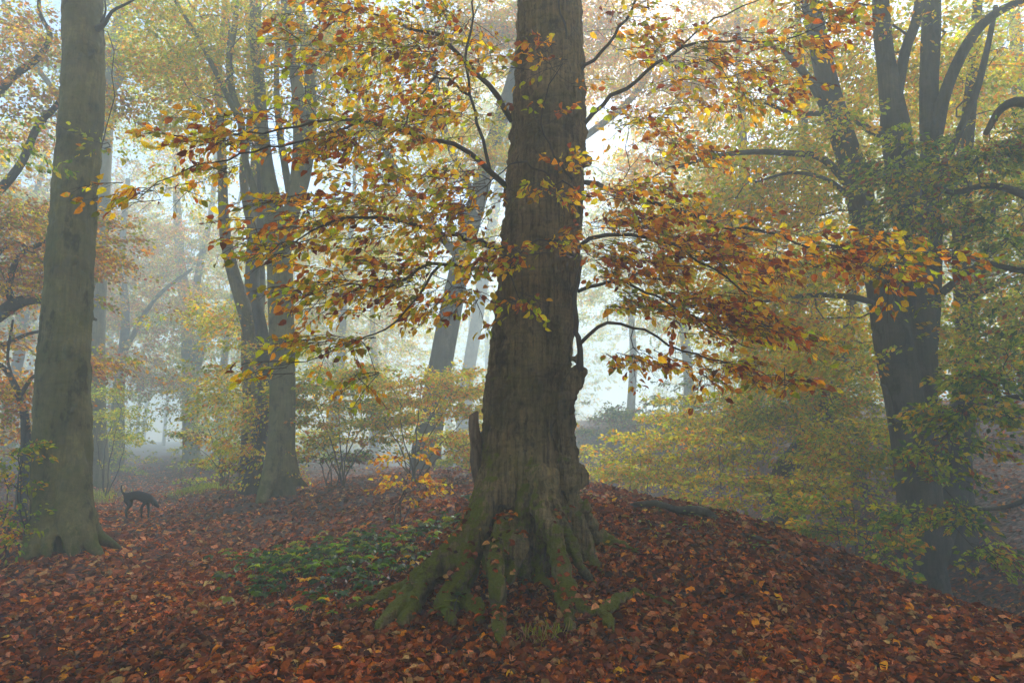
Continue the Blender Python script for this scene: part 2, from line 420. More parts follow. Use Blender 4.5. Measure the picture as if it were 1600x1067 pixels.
def flare_lobes(rng, zs, nl, amp, h, wob=.05, ph=None):
    ph = np.sort(rng.uniform(0, 2*math.pi, nl)) if ph is None else ph
    am = rng.uniform(.6, 1.1, len(ph)); z0 = zs[0]; w3 = rng.uniform(0, 6, 8)
    def f(i, a):
        k = math.exp(-(zs[i] - z0) / h); r = np.ones_like(a)
        for p_, m_ in zip(ph, am):
            d = np.angle(np.exp(1j * (a - p_))); r = r + amp * k * m_ * np.exp(-(d / .34) ** 2)
        z = zs[i]
        r = r + wob * (np.sin(2 * a + w3[0] + .7 * z) + .7 * np.sin(3 * a + w3[1] - 1.1 * z) + .35 * np.sin(5 * a + w3[2] + 1.9 * z) + .25 * np.sin(9 * a + w3[3] + .6 * z))
        return r
    return f

def trunk_tube(mb, st, rng, seg=28, n=40, nl=5, amp=.5, h=.35, wob=.03, sink=.25):
    """a swept stem; st rows (px,py,D,w); the foot is sunk a little into the ground"""
    q = stem_pts(st); p0 = q[0].copy(); p0[2] = TZ(p0[0], p0[1]) - sink
    if amp: 
        q = q[q[:, 2] > p0[2] + .35]; q = np.vstack([p0, q]); q[0, 3] = q[1, 3] * 1.12
    s = spline(q, n); zs = s[:, 2]
    mb.tube(s[:, :3], np.maximum(s[:, 3], .004), seg=seg, lobes=flare_lobes(rng, zs, nl, amp, h, wob))
    return s

def remesh(o, vox, smooth=4, disp=0, dscale=.3, dz=None):
    m = o.modifiers.new('blend', 'REMESH'); m.mode = 'VOXEL'; m.voxel_size = vox; m.use_smooth_shade = True
    s = o.modifiers.new('soften', 'SMOOTH'); s.factor = .5; s.iterations = smooth
    if disp:
        for k, (sc, st) in enumerate(((dscale, disp), (dscale * .35, disp * .5), (dscale * .12, disp * .22))):
            t = bpy.data.textures.new('lumps', 'CLOUDS'); t.noise_scale = sc; t.noise_depth = 3
            d = o.modifiers.new('lumps', 'DISPLACE'); d.texture = t; d.strength = st; d.mid_level = .5; d.texture_coords = 'LOCAL'


def foliage_tree(name, label, cat, seed, stems, blobs, mix, leaf=.095, nleaf=36, L=.75, W=.35, group=None, barkm=None, twigm=None,
                 amp=.5, h=.35, tip=.005, seg=18, clump=.6, flat=.35, droop=.3, mat=None, minr=0, simple=True, foot=True, twiglets=False, wob=.03,
                 extra_skel=(), lift=.15, vox=None, updir=.55, crown_name='crown', rep=4):
    rng = np.random.default_rng(seed)
    base = stem_pts(stems[0])[0][:3]
    root = empty(name, None, label, cat, group)
    tb = MB(); sk_ = Skel()
    for i, st in enumerate(stems):
        thin = max(w for _, _, _, w in st) < 17 or (i and not vox)
        lb = MB() if (i and thin) else tb
        s = trunk_tube(lb, st, rng, seg=seg if i == 0 else max(8, seg - 6), n=44 if i == 0 else 26, amp=amp if (i == 0 and foot) else 0, h=h, wob=wob)
        k = sk_.add_line(s[::2] if i else s[int(len(s) * .3)::2], -1)
        if lb is not tb: lb.build('limb', barkm or BARK_MID, root)
    if vox:
        o = tb.build('trunk', barkm or BARK_MID, root); remesh(o, vox, 3)
    else: o = tb.build('trunk', barkm or BARK_MID, root)
    if blobs:
        T = blob_targets(rng, blobs, True)
        ends = sk_.grow(T, rng, lift=lift)
        br = MB(); sk_.tubes(br, tip=tip, minr=minr)
        dirs = []
        for e in ends:
            k = e
            for _ in range(3):
                if sk_.par[k] >= 0: k = sk_.par[k]
            d = sk_.p[e] - sk_.p[k]; d = unit(d) + rng.standard_normal(3) * .35; dirs.append(d)
        a = sprays(rng, [sk_.p[e] for e in ends], dirs, nleaf, L, W, leaf, mix, clump=clump, flat=flat, droop=droop, twigs=br if twiglets else None, updir=updir, rep=rep, spread=.45 * L / .75)
        if br.n: br.build('branches', twigm or TWIG_G, root)
        leaf_mesh(crown_name, *a[:3], a[3], a[4], mat or LEAF, root, simple=simple)
    return root

# ================================================================== the big beech in the middle
ROOT_LEAVES = []
def main_beech():
    rng = np.random.default_rng(7)
    root = empty('beech_tree', None, 'big central beech with mossy buttress roots on the mound and copper gold leaves', 'tree')
    t = MB()
    D = 6.3
    st = [(822, 925, D, 130), (822, 880, D, 132), (821, 840, D, 140), (820, 795, D, 134), (817, 745, D, 130), (815, 690, D, 122), (820, 620, D, 124), (829, 550, D, 125), (842, 420, D, 121),
          (850, 300, D, 120), (857, 200, D, 116), (859, 90, D, 106), (859, 0, D, 99), (860, -150, D, 92), (862, -420, D+.1, 80), (864, -700, D+.2, 66), (866, -1200, D+.3, 44)]
    q = stem_pts(st); s = spline(q, 110); zs = s[:, 2]
    t.tube(s[:, :3], s[:, 3], seg=56, lobes=flare_lobes(rng, zs, 6, .10, .5, .018, ph=[-2.6, -1.9, -1.2, -.5, .6, 2.2]))
    def limb(rows, seg=14, n=18, w=.12):
        a = np.array([[*P(x, y, d), r] for x, y, d, r in rows]); b = spline(a, n); b[:, 3] = np.maximum(b[:, 3], .008)
        ph = rng.uniform(0, 6, 3)
        t.tube(b[:, :3], b[:, 3], seg=seg, lobes=lambda i, an: 1 + w * np.sin(2*an + ph[0] + i*.3) + w*.7*np.sin(3*an + ph[1] - i*.5))
    # buttresses and surface roots (px, py, depth, radius)
    def gl(rows, seg=14, n=22, w=.12):                    # a root that ends on the ground: a depth of 0 means 'where this sight line meets the ground'
        out = []
        for x, y, d, r in rows:
            p = P(x, y, d) if d else G(x, y, r * .55 + .035)
            out.append([*p, r])
        b = spline(np.array(out), n); b[:, 3] = np.maximum(b[:, 3], .008); ph = rng.uniform(0, 6, 4)
        t.tube(b[:, :3], b[:, 3], seg=seg, lobes=lambda i, an: 1 + w * np.sin(2*an + ph[0] + i*.3) + w*.7*np.sin(3*an + ph[1] - i*.5) + w*.4*np.sin(5*an + ph[2] + i*.7))
    gl([(790, 600, 6.15, .08), (780, 700, 6.12, .15), (768, 765, 6.0, .145), (745, 818, 5.87, .125), (712, 858, 5.74, .11), (678, 893, 5.6, .10), (648, 925, 0, .10), (622, 952, 0, .075), (600, 972, 0, .045), (588, 985, 0, .02)], 16, 30)
    gl([(660, 915, 5.5, .075), (645, 945, 0, .07), (632, 972, 0, .04)], 10, 10)
    gl([(748, 815, 5.95, .10), (698, 868, 5.85, .07), (650, 905, 5.8, .06), (610, 928, 0, .045), (565, 942, 0, .035), (535, 950, 0, .015)])
    gl([(765, 800, 5.95, .09), (738, 860, 5.72, .07), (722, 900, 5.5, .065), (700, 925, 5.4, .065), (683, 950, 0, .05), (668, 965, 0, .025)])
    gl([(712, 905, 5.45, .07), (722, 935, 0, .085), (742, 950, 0, .07), (752, 968, 0, .03)])
    gl([(700, 915, 5.4, .055), (702, 950, 0, .06), (706, 975, 0, .025)])
    gl([(748, 830, 5.85, .06), (742, 880, 5.75, .045), (735, 915, 5.7, .03)])
    gl([(798, 815, 5.9, .085), (781, 838, 5.66, .078), (776, 870, 5.48, .070), (776, 910, 5.30, .064), (778, 950, 0, .055), (781, 985, 0, .042), (782, 1006, 0, .018)], 14, 26)
    gl([(792, 842, 5.60, .085), (804, 856, 5.55, .075), (806, 880, 5.55, .045), (797, 905, 5.45, .03)], 12, 12, .25)
    gl([(845, 735, 5.98, .13), (852, 795, 5.83, .125), (862, 832, 5.70, .090), (876, 875, 5.56, .066), (882, 910, 5.44, .065), (884, 940, 0, .072), (888, 965, 0, .045), (892, 985, 0, .02)], 16, 28)
    gl([(872, 800, 5.92, .10), (893, 850, 5.78, .055), (908, 885, 5.70, .038), (922, 905, 0, .03), (932, 915, 0, .012)])
    gl([(884, 930, 5.40, .060), (905, 945, 0, .058), (925, 955, 0, .055), (945, 952, 0, .050), (965, 938, 0, .042), (995, 928, 0, .032), (1030, 935, 0, .02), (1050, 945, 0, .01)])
    gl([(940, 955, 0, .045), (952, 972, 0, .035), (958, 988, 0, .015)], 10, 8)
    gl([(876, 690, 6.22, .11), (886, 755, 6.22, .11), (894, 805, 6.2, .09), (912, 845, 6.18, .085), (925, 872, 6.12, .055), (936, 888, 0, .035), (948, 897, 0, .012)], 14, 24)
    gl([(880, 760, 6.5, .11), (912, 810, 6.55, .095), (938, 838, 6.6, .07), (962, 850, 0, .05), (985, 858, 0, .025), (1000, 862, 0, .01)])
    gl([(828, 740, 6.0, .06), (818, 800, 5.93, .08), (818, 850, 5.88, .06), (822, 900, 5.85, .04), (820, 930, 5.8, .02)])
    gl([(850, 830, 5.85, .06), (845, 880, 5.8, .04), (838, 920, 5.75, .03), (812, 935, 5.7, .02)])
    gl([(850, 905, 5.7, .025), (868, 925, 5.6, .03), (880, 948, 5.5, .02)], 8, 8)
    gl([(800, 560, 6.22, .10), (792, 690, 6.03, .11), (790, 790, 5.95, .10)])
    gl([(768, 650, 6.25, .06), (764, 720, 6.2, .09), (758, 780, 6.1, .08)])
    for (x, y, d, r) in [(862, 800, 5.78, .085), (903, 745, 6.15, .085), (838, 745, 5.98, .05), (902, 560, 6.2, .04), (915, 250, 6.22, .06), (700, 945, 5.3, .05), (916, 790, 6.15, .05), (846, 832, 5.74, .05)]:
        c = P(x, y, d); t.tube([c - [0, 0, r * 1.3], c - [0, 0, r*.5], c + [0, 0, r*.4], c + [0, 0, r * 1.2]], [r*.35, r, r * .9, r*.3], 10)
    # the grey side stem grown against the trunk on the right
    gl([(893, 765, 6.12, .09), (886, 700, 6.10, .088), (884, 650, 6.10, .086), (889, 615, 6.11, .084), (899, 592, 6.12, .080), (908, 574, 6.13, .050)], 14, 20, .12)
    from mathutils.bvhtree import BVHTree
    bv = BVHTree.FromPolygons([tuple(v) for v in np.vstack(t.V)], [tuple(int(i) for i in f) for f in np.vstack(t.F)])
    for _ in range(9000):
        th = rng.uniform(0, 6.28); d_ = abs(rng.normal(.55, .35)); x = .1 + d_ * math.cos(th); y = 5.9 + d_ * math.sin(th)
        h = bv.ray_cast(Vector((x, y, 1.25)), Vector((0, 0, -1)))
        if h[0] is None or h[0].z < TZ(x, y) + .03 or h[1].z < .5 or h[0].z > .95 or rng.random() > .2: continue
        ROOT_LEAVES.append((h[0].x, h[0].y, h[0].z + .022, h[1].x, h[1].y, h[1].z))
    o = t.build('trunk', BARK_MAIN, root); remesh(o, .014, 2, .075, .14)
    # broken stub on the left, with a splintered top
    b = MB(); a = np.array([[*P(x, y, d), r] for x, y, d, r in [(748, 770, 6.1, .03), (746, 735, 6.1, .052), (743, 690, 6.1, .052), (741, 665, 6.1, .047), (741, 650, 6.1, .040), (746, 643, 6.1, .012)]])
    s2 = spline(a, 14); b.tube(s2[:, :3], s2[:, 3], 14, lobes=lambda i, an: 1 + .12*np.sin(3*an + i) + .08*np.sin(7*an))
    b.build('broken_stub', DEADWOOD, root)
    # dead knot top
    # slender living stem rising from the side stem
    sk_ = Skel(); br = MB()
    def stem(rows, n=14, seg=7):
        a = np.array([[*P(x, y, d), r] for x, y, d, r in rows]); b = spline(a, n); b[:, 3] = np.maximum(b[:, 3], .003)
        b[1:-1, :3] += rng.standard_normal((n-2, 3)) * .012
        one = MB(); one.tube(b[:, :3], b[:, 3], seg); one.build('branch', TWIG, root); sk_.add_line(b, -1)
    stem([(905, 585, 6.12, .045), (906, 560, 6.05, .030), (900, 520, 6.0, .024), (897, 480, 5.98, .022), (904, 430, 5.95, .018), (908, 400, 5.9, .012)])
    stem([(800, 190, 6.3, .030), (770, 140, 6.2, .028), (735, 108, 6.1, .024), (690, 60, 5.9, .019), (640, 40, 5.7, .014), (575, 20, 5.6, .008)])
    stem([(795, 295, 6.3, .030), (760, 262, 6.1, .028), (715, 228, 5.9, .022), (640, 208, 5.7, .018), (560, 186, 5.5, .014), (470, 196, 5.3, .010), (385, 213, 5.2, .007), (300, 205, 5.1, .004)], 22)
    stem([(560, 190, 5.5, .012), (470, 222, 5.4, .009), (390, 240, 5.3, .008), (320, 255, 5.2, .006), (262, 275, 5.1, .004), (215, 312, 5.0, .003)], 18)
    stem([(785, 390, 6.2, .026), (720, 372, 6.0, .022), (640, 352, 5.8, .018), (570, 338, 5.6, .013), (500, 355, 5.4, .009), (440, 385, 5.3, .005), (400, 405, 5.2, .003)], 20)
    stem([(783, 425, 6.1, .022), (725, 418, 5.9, .018), (665, 412, 5.7, .014), (610, 450, 5.5, .010), (545, 445, 5.4, .007), (495, 455, 5.3, .004), (460, 478, 5.2, .003)], 18)
    stem([(690, 412, 5.8, .013), (640, 480, 5.7, .010), (590, 520, 5.5, .007), (540, 535, 5.4, .005), (490, 560, 5.3, .004), (432, 572, 5.2, .003)], 16)
    stem([(765, 265, 6.1, .018), (752, 210, 6.0, .016), (735, 150, 5.9, .014), (728, 95, 5.8, .012), (738, 40, 5.7, .010), (745, -40, 5.7, .006)])
    stem([(735, 150, 5.9, .012), (690, 120, 5.8, .010), (655, 150, 5.7, .008), (630, 200, 5.6, .006)])
    stem([(912, 195, 6.2, .022), (960, 150, 6.1, .020), (1010, 112, 6.0, .017), (1060, 80, 5.9, .014), (1110, 66, 5.8, .011), (1180, 66, 5.6, .008), (1240, 58, 5.5, .006), (1295, 35, 5.4, .004)], 20)
    stem([(908, 110, 6.15, .018), (935, 88, 6.0, .016), (960, 55, 5.9, .014), (990, 10, 5.8, .012), (1010, -50, 5.8, .008)])
    stem([(1040, 96, 5.9, .010), (1100, 40, 5.8, .008), (1160, 12, 5.7, .006), (1230, -15, 5.6, .003)])
    stem([(915, 285, 6.2, .026), (965, 300, 6.0, .022), (1030, 318, 5.8, .018), (1110, 345, 5.6, .014), (1190, 362, 5.4, .011), (1270, 385, 5.3, .009), (1350, 392, 5.1, .006), (1420, 398, 5.0, .004), (1475, 404, 4.95, .003)], 24)
    stem([(905, 385, 6.1, .022), (960, 365, 5.9, .018), (1030, 375, 5.7, .014), (1090, 405, 5.5, .010), (1150, 440, 5.4, .007), (1200, 490, 5.3, .005), (1265, 532, 5.2, .003)], 18)
    stem([(903, 455, 6.0, .018), (950, 440, 5.9, .015), (1010, 455, 5.7, .011), (1070, 490, 5.6, .008), (1130, 520, 5.5, .005), (1180, 545, 5.4, .003)], 16)
    stem([(903, 540, 6.0, .018), (945, 505, 5.95, .016), (990, 510, 5.8, .012), (1040, 535, 5.7, .010), (1100, 560, 5.6, .007), (1170, 575, 5.5, .005), (1250, 605, 5.4, .003)], 18)
    stem([(895, 280, 5.95, .014), (868, 245, 5.75, .010), (845, 195, 5.5, .007), (862, 130, 5.3, .005), (880, 98, 5.2, .003)], 12)
    stem([(905, 335, 5.95, .014), (900, 300, 5.6, .010), (878, 285, 5.4, .007), (835, 300, 5.2, .003)], 12)
    stem([(860, 275, 5.95, .010), (820, 255, 5.75, .009), (790, 262, 5.6, .006), (745, 300, 5.5, .004)], 10)
    stem([(895, 400, 5.95, .012), (870, 380, 5.6, .009), (835, 375, 5.4, .007), (800, 420, 5.2, .005), (812, 470, 5.1, .003)], 12)
    stem([(885, 60, 5.95, .012), (875, 20, 5.7, .009), (868, -40, 5.6, .006)], 8)
    # where the leaves hang: (px, py, depth, rx, ry, rz, count)
    B = [(560, 205, 5.5, .9, .5, .17, 34), (400, 215, 5.25, .55, .3, .12, 13), (300, 215, 5.1, .14, .15, .06, 4), (235, 300, 5.02, .14, .12, .12, 4), (330, 265, 5.15, .3, .15, .10, 4), 
         (600, 320, 5.7, .75, .5, .30, 42), (700, 330, 5.9, .4, .5, .45, 26), (470, 350, 5.4, .45, .4, .22, 15), (425, 395, 5.25, .15, .2, .08, 4),
         (560, 440, 5.5, .55, .4, .25, 22), (480, 455, 5.3, .2, .2, .12, 5), (650, 440, 5.8, .5, .45, .25, 22), (530, 540, 5.4, .35, .25, .10, 9), (440, 570, 5.2, .07, .1, .04, 2), (590, 575, 5.5, .12, .2, .12, 3),
         (600, 90, 5.8, .6, .6, .45, 38), (700, 60, 5.8, .5, .6, .40, 30), (690, 170, 5.9, .5, .5, .4, 30), (490, 80, 5.5, .25, .35, .25, 9), (540, 10, 5.6, .3, .4, .2, 10), (720, 470, 5.8, .25, .35, .10, 8),
         (970, 320, 5.9, .45, .5, .30, 30), (1050, 370, 5.7, .6, .5, .35, 46), (1140, 400, 5.5, .5, .4, .25, 28), (1000, 460, 5.8, .45, .4, .3, 30), (1090, 490, 5.6, .5, .4, .25, 30), (1180, 510, 5.4, .3, .3, .15, 11),
         (1000, 560, 5.8, .35, .3, .12, 12), (1120, 580, 5.6, .35, .3, .10, 11), (1215, 590, 5.4, .18, .2, .06, 4), (1290, 385, 5.25, .4, .25, .09, 17), (1400, 410, 5.05, .28, .15, .10, 12), (1240, 520, 5.25, .06, .1, .05, 2), (1460, 398, 4.95, .06, .1, .03, 2),
         (1050, 80, 5.9, .5, .5, .25, 17), (1130, 120, 5.7, .5, .5, .3, 18), (1230, 50, 5.5, .35, .35, .15, 12), (960, 40, 5.9, .35, .5, .3, 10), (1010, 200, 5.9, .45, .5, .25, 16), (1190, 170, 5.6, .2, .3, .15, 5), (1100, 230, 5.7, .35, .4, .15, 7), (1290, 25, 5.4, .12, .15, .10, 4),
         (862, 92, 5.25, .14, .15, .05, 4), (835, 110, 5.3, .08, .1, .03, 1), (865, 300, 5.35, .20, .2, .06, 6), (900, 275, 5.5, .12, .2, .06, 3), (850, 190, 5.5, .12, .15, .12, 2), (810, 400, 5.3, .14, .15, .10, 5), (860, 385, 5.4, .14, .15, .05, 4), (815, 465, 5.15, .06, .08, .06, 3), (880, 120, 5.4, .12, .2, .10, 1), (770, 400, 5.6, .14, .2, .15, 7), (745, 300, 5.6, .15, .2, .2, 8), (930, 400, 5.7, .15, .2, .2, 8)]
    T = blob_targets(rng, B)
    ends = sk_.grow(T, rng, step=.12, wob=.14, lift=.05, dweight=.1, zpen=.2)
    sk_.tubes(br, tip=.0022, rmax=.02, e=2.6)
    dirs = []
    axis_ = P(845, 400, 6.3)
    for e in ends:
        k = e
        for _ in range(4):
            if sk_.par[k] >= 0: k = sk_.par[k]
        d = unit(sk_.p[e] - sk_.p[k]); o_ = sk_.p[e] - axis_; o_[2] = 0
        dirs.append(d * .7 + unit(o_) * .7 + rng.standard_normal(3) * .3)
    right = np.array([sk_.p[e][0] > .3 for e in ends]); low = None
    tips = [sk_.p[e] for e in ends]
    tw = MB(); parts = []
    mixL = {'orange': 2.8, 'gold': 3.8, 'yellow': 4.0, 'lime': 2.8, 'olive': .9, 'rust': 1.4, 'brown': .6}
    mixR = {'orange': 4.0, 'gold': 4.0, 'yellow': 1.8, 'lime': .8, 'olive': .4, 'rust': 2.4, 'brown': 1.1}
    for sel, mx in ((~right, mixL), (right, mixR)):
        ii = np.nonzero(sel)[0]
        parts.append(sprays(rng, [tips[i] for i in ii], [dirs[i] for i in ii], 10.5, .34, .13, .072, mx, clump=.5, flat=.25, droop=.35, twigs=tw, updir=.45, jit=.25, rep=2, spread=.10))
    br.V += tw.V; off = br.n
    br.F += [f + off for f in tw.F]; br.n += tw.n; br.build('twigs', TWIG, root)
    a = [np.concatenate(v) for v in zip(*parts)]
    leaf_mesh('crown', a[0], a[1], a[2], a[3], a[4], LEAF, root, aspect=.62)
    # unseen crown above the frame, widened to shade the foreground and near mist
    rng2 = np.random.default_rng(8)
    sk2 = Skel(); sk2.add_line(s[70:, :], -1)
    T = np.array([0.4, 3.2, 9.6]) + unit(rng2.standard_normal((1100, 3))) * (rng2.random((1100, 1)) ** .4) * np.array([11, 10, 3.2]); T = T[T[:, 2] > np.maximum(6.2, EYE + .95 + .76 * T[:, 1])]
    e2 = sk2.grow(T, rng2, step=.5); b2 = MB(); sk2.tubes(b2, tip=.006, rmax=.09); b2.build('shade_crown_twigs', TWIG, root)
    a = sprays(rng2, [sk2.p[e] for e in e2], [sk2.p[e] - np.array([.4, 6.6, 8]) for e in e2], 40, .9, .45, .13, mixL, flat=.3, rep=3, spread=.5)
    leaf_mesh('shade_crown_top', *a, LEAF, root, simple=True)
    return root
main_beech()

# ================================================================== the other trees
YEL = {'yellow': 4, 'gold': 1.8, 'lime': 3.6, 'olive': 1.2, 'orange': .5}
YGR = {'yellow': 2.4, 'lime': 4, 'olive': 2.2, 'green': 1.0, 'gold': .8, 'orange': .2}
ORG = {'orange': .3, 'gold': .6, 'tan': 3, 'pink': .8, 'yellow': .6, 'olive': 1.6}
GRN = {'green': 2.6, 'olive': 2, 'lime': 4, 'dkgreen': 1.4, 'gold': .5, 'yellow': .4, 'rust': .2}

# left foreground beech: smooth grey-green trunk
def left_beech():
    rng = np.random.default_rng(21)
    root = empty('beech_tree', None, 'smooth grey-green beech trunk standing at the left edge of the leafy path', 'tree')
    D = 9.5; t = MB()
    st = [(98, 870, D, 96), (97, 800, D, 86), (98, 740, D, 82), (98, 690, D, 82), (98, 610, D, 77), (100, 550, D, 73), (106, 470, D, 69), (110, 400, D, 67), (117, 300, D, 63), (126, 200, D, 60), (131, 100, D, 58), (129, 0, D, 54), (132, -200, D, 48), (136, -500, D, 36), (140, -800, D, 20)]
    q = stem_pts(st); s = spline(q, 100)
    t.tube(s[:, :3], s[:, 3], 44, lobes=flare_lobes(rng, s[:, 2], 5, .12, .3, .022))
    def limb(rows, seg=14, n=18):
        a = np.array([[*P(x, y, d), r] for x, y, d, r in rows]); b = spline(a, n); t.tube(b[:, :3], np.maximum(b[:, 3], .01), seg, lobes=lambda i, an: 1 + .1*np.sin(2*an+i*.4))
    limb([(85, 690, 9.4, .18), (84, 765, 9.3, .20), (72, 810, 9.15, .20), (58, 842, 9.0, .17), (46, 868, 8.85, .12), (36, 885, 8.75, .05)])
    limb([(112, 700, 9.4, .16), (120, 780, 9.25, .17), (128, 825, 9.15, .17), (142, 850, 9.1, .10), (160, 868, 9.0, .03)])
    limb([(106, 740, 9.3, .16), (108, 800, 9.15, .15), (112, 845, 9.05, .12), (116, 872, 8.95, .05)])
    limb([(78, 800, 9.1, .07), (76, 840, 8.95, .075), (72, 868, 8.85, .05), (70, 885, 8.8, .02)])
    limb([(125, 790, 9.5, .15), (150, 835, 9.6, .10), (175, 850, 9.6, .05), (190, 856, 9.6, .02)])
    for (x, y, r) in [(108, 545, .09), (84, 548, .06), (92, 480, .05), (118, 405, .06), (113, 210, .07), (100, 370, .05), (124, 330, .04), (150, 60, .07), (88, 640, .05), (112, 640, .04)]:
        c = P(x, y, D - (.27 if 80 < x < 130 else .05)); t.tube([c - [0, 0, r*1.2], c - [0, 0, r*.4], c + [0, 0, r*.5], c + [0, 0, r * 1.2]], [r*.3, r*.9, r * .8, r*.3], 8)
    o = t.build('trunk', BARK_SMOOTH, root); remesh(o, .022, 2, .05, .25)
    sk_ = Skel(); br = MB()
    for rows in ([(152, 45, 9.4, .05), (163, 38, 9.3, .035), (175, 18, 9.2, .025), (200, 5, 9.1, .018), (235, -15, 9, .01)], [(158, 36, 9.35, .025), (165, 15, 9.3, .015), (160, -20, 9.3, .01)],
                 [(128, -60, 9.5, .08), (40, -160, 9, .05), (-60, -240, 8.6, .02)], [(135, -100, 9.5, .08), (260, -220, 9.3, .05), (380, -260, 9.2, .02)]):
        a = np.array([[*P(*r[:3]), r[3]] for r in rows]); b = spline(a, 12); br.tube(b[:, :3], b[:, 3], 6); sk_.add_line(b)
    T = blob_targets(rng, [(160, 228, 9.2, .18, .2, .10, 4), (10, 210, 8.0, .25, .4, .35, 9), (220, -160, 9.2, 1.8, 1.6, .9, 45), (0, -200, 9, 1.5, 1.5, .8, 45), (120, -500, 9.5, 2.5, 2.5, 2.0, 60)])
    e = sk_.grow(T, rng); sk_.tubes(br, tip=.003, rmax=.05); br.build('branch', TWIG, root)
    a = sprays(rng, [sk_.p[k] for k in e], [rng.standard_normal(3) for k in e], 22, .5, .22, .085, YGR)
    leaf_mesh('crown', *a, LEAF, root)
left_beech()

foliage_tree('beech_tree', 'pale misty trunk rising just behind the smooth left beech', 'tree', 31,
    [[(152, 740, 23, 34), (150, 640, 23, 28), (148, 520, 23, 28), (155, 380, 23, 27), (160, 250, 23, 25), (168, 140, 23, 22), (182, 60, 23, 17), (195, -60, 23, 14), (205, -300, 23, 8)],
     [(166, 150, 23, 16), (190, 100, 22.7, 13), (120, 40, 22.5, 11), (250, -40, 22.5, 8)], [(160, 230, 23, 10), (120, 180, 22.7, 9), (60, 110, 22.5, 8), (20, 40, 22.5, 6), (-10, -40, 22.5, 5)]],
    [(220, 100, 22.5, 1.6, 1.8, 1.2, 60), (160, 60, 24, 1.8, 1.8, 1.2, 55), (60, 80, 22.5, 1.8, 1.5, 1.0, 40), (260, 20, 22.5, 1.5, 1.5, 1.0, 45), (210, 200, 22.5, 1.0, 1.0, .7, 16), (150, -220, 23, 3.5, 3, 2, 60), (20, 210, 23, 1.2, 1.2, .8, 14)], YGR)

foliage_tree('beech_tree', 'tall grey beech beyond the mound that divides into several upright stems', 'tree', 41,
    [[(438, 785, 15.5, 51), (439, 720, 15.5, 44), (441, 650, 15.5, 40), (441, 560, 15.5, 38), (438, 470, 15.5, 38), (436, 400, 15.5, 38), (428, 335, 15.5, 34), (418, 270, 15.5, 23), (410, 200, 15.5, 19), (404, 120, 15.5, 18), (398, 60, 15.5, 17), (400, 0, 15.5, 17), (405, -120, 15.5, 13), (410, -400, 15.5, 6)],
     [(440, 400, 15.5, 25), (458, 320, 15.4, 24), (468, 240, 15.3, 21), (466, 150, 15.2, 20), (455, 80, 15.2, 18), (446, 0, 15.1, 16), (440, -100, 15, 12)],
     [(450, 360, 15.6, 18), (478, 270, 15.7, 18), (484, 180, 15.8, 20), (484, 100, 15.8, 18), (472, 40, 15.8, 17), (462, -60, 15.8, 12)],
     [(428, 350, 15.3, 13), (402, 310, 15.2, 12), (383, 250, 15.1, 10), (375, 185, 15, 11), (362, 140, 15, 10), (358, 90, 15, 9), (368, 30, 15, 9), (369, -60, 15, 6)],
     [(374, 190, 15, 9), (345, 130, 14.8, 8), (315, 70, 14.7, 7), (285, 20, 14.6, 6), (260, -20, 14.5, 4)],
     [(452, 300, 15.6, 12), (436, 200, 15.8, 10), (432, 120, 16, 8), (436, 20, 16, 6)],
     [(400, 800, 14.3, 8), (412, 772, 14.8, 22), (428, 720, 15.2, 29), (436, 640, 15.4, 22)],
     [(482, 760, 15.6, 5), (462, 745, 15.5, 17), (448, 690, 15.5, 22)]],
    [(330, 60, 15, 1.8, 1.5, 1.0, 60), (420, 100, 15.5, 1.5, 1.8, 1.5, 60), (300, 150, 15, 1.2, 1.2, .8, 30), (500, 50, 16, 1.6, 1.5, 1.3, 55), (400, -160, 15.5, 3.5, 3, 2, 90), (520, 200, 16, 1.0, 1.0, .9, 30)], YEL,
    barkm=BARK_SMOOTH, vox=.045, amp=.25, seg=24)

foliage_tree('beech_tree', 'slim curving misty tree left of the many stemmed beech, forked low down', 'tree', 42,
    [[(408, 745, 17.5, 30), (406, 660, 17.5, 22), (400, 570, 17.5, 22), (388, 510, 17.5, 22), (376, 465, 17.5, 21), (360, 410, 17.5, 18), (350, 350, 17.5, 16), (348, 290, 17.5, 14), (345, 200, 17.5, 13), (340, 120, 17.5, 12), (352, 20, 17.5, 10), (355, -150, 17.5, 6)],
     [(398, 560, 17.5, 20), (402, 500, 17.5, 20), (406, 440, 17.5, 18), (400, 380, 17.5, 17), (386, 320, 17.5, 14), (380, 260, 17.5, 12), (392, 180, 17.5, 11), (388, 60, 17.5, 8), (380, -60, 17.5, 6)],
     [(345, 210, 17.5, 9), (318, 160, 17.3, 8), (300, 110, 17.2, 7), (262, 70, 17, 5)]],
    [(320, 250, 17.5, 1.2, 1.0, .7, 26), (300, 90, 17.5, 1.8, 1.5, 1.0, 50), (390, 30, 17.5, 1.6, 1.5, 1.3, 50), (400, 560, 16.8, .5, .6, .6, 9), (385, 610, 16.6, .6, .6, .5, 8), (415, 690, 16.6, .5, .5, .3, 4), (350, -130, 17.5, 2.5, 2, 1.6, 50)], YEL)

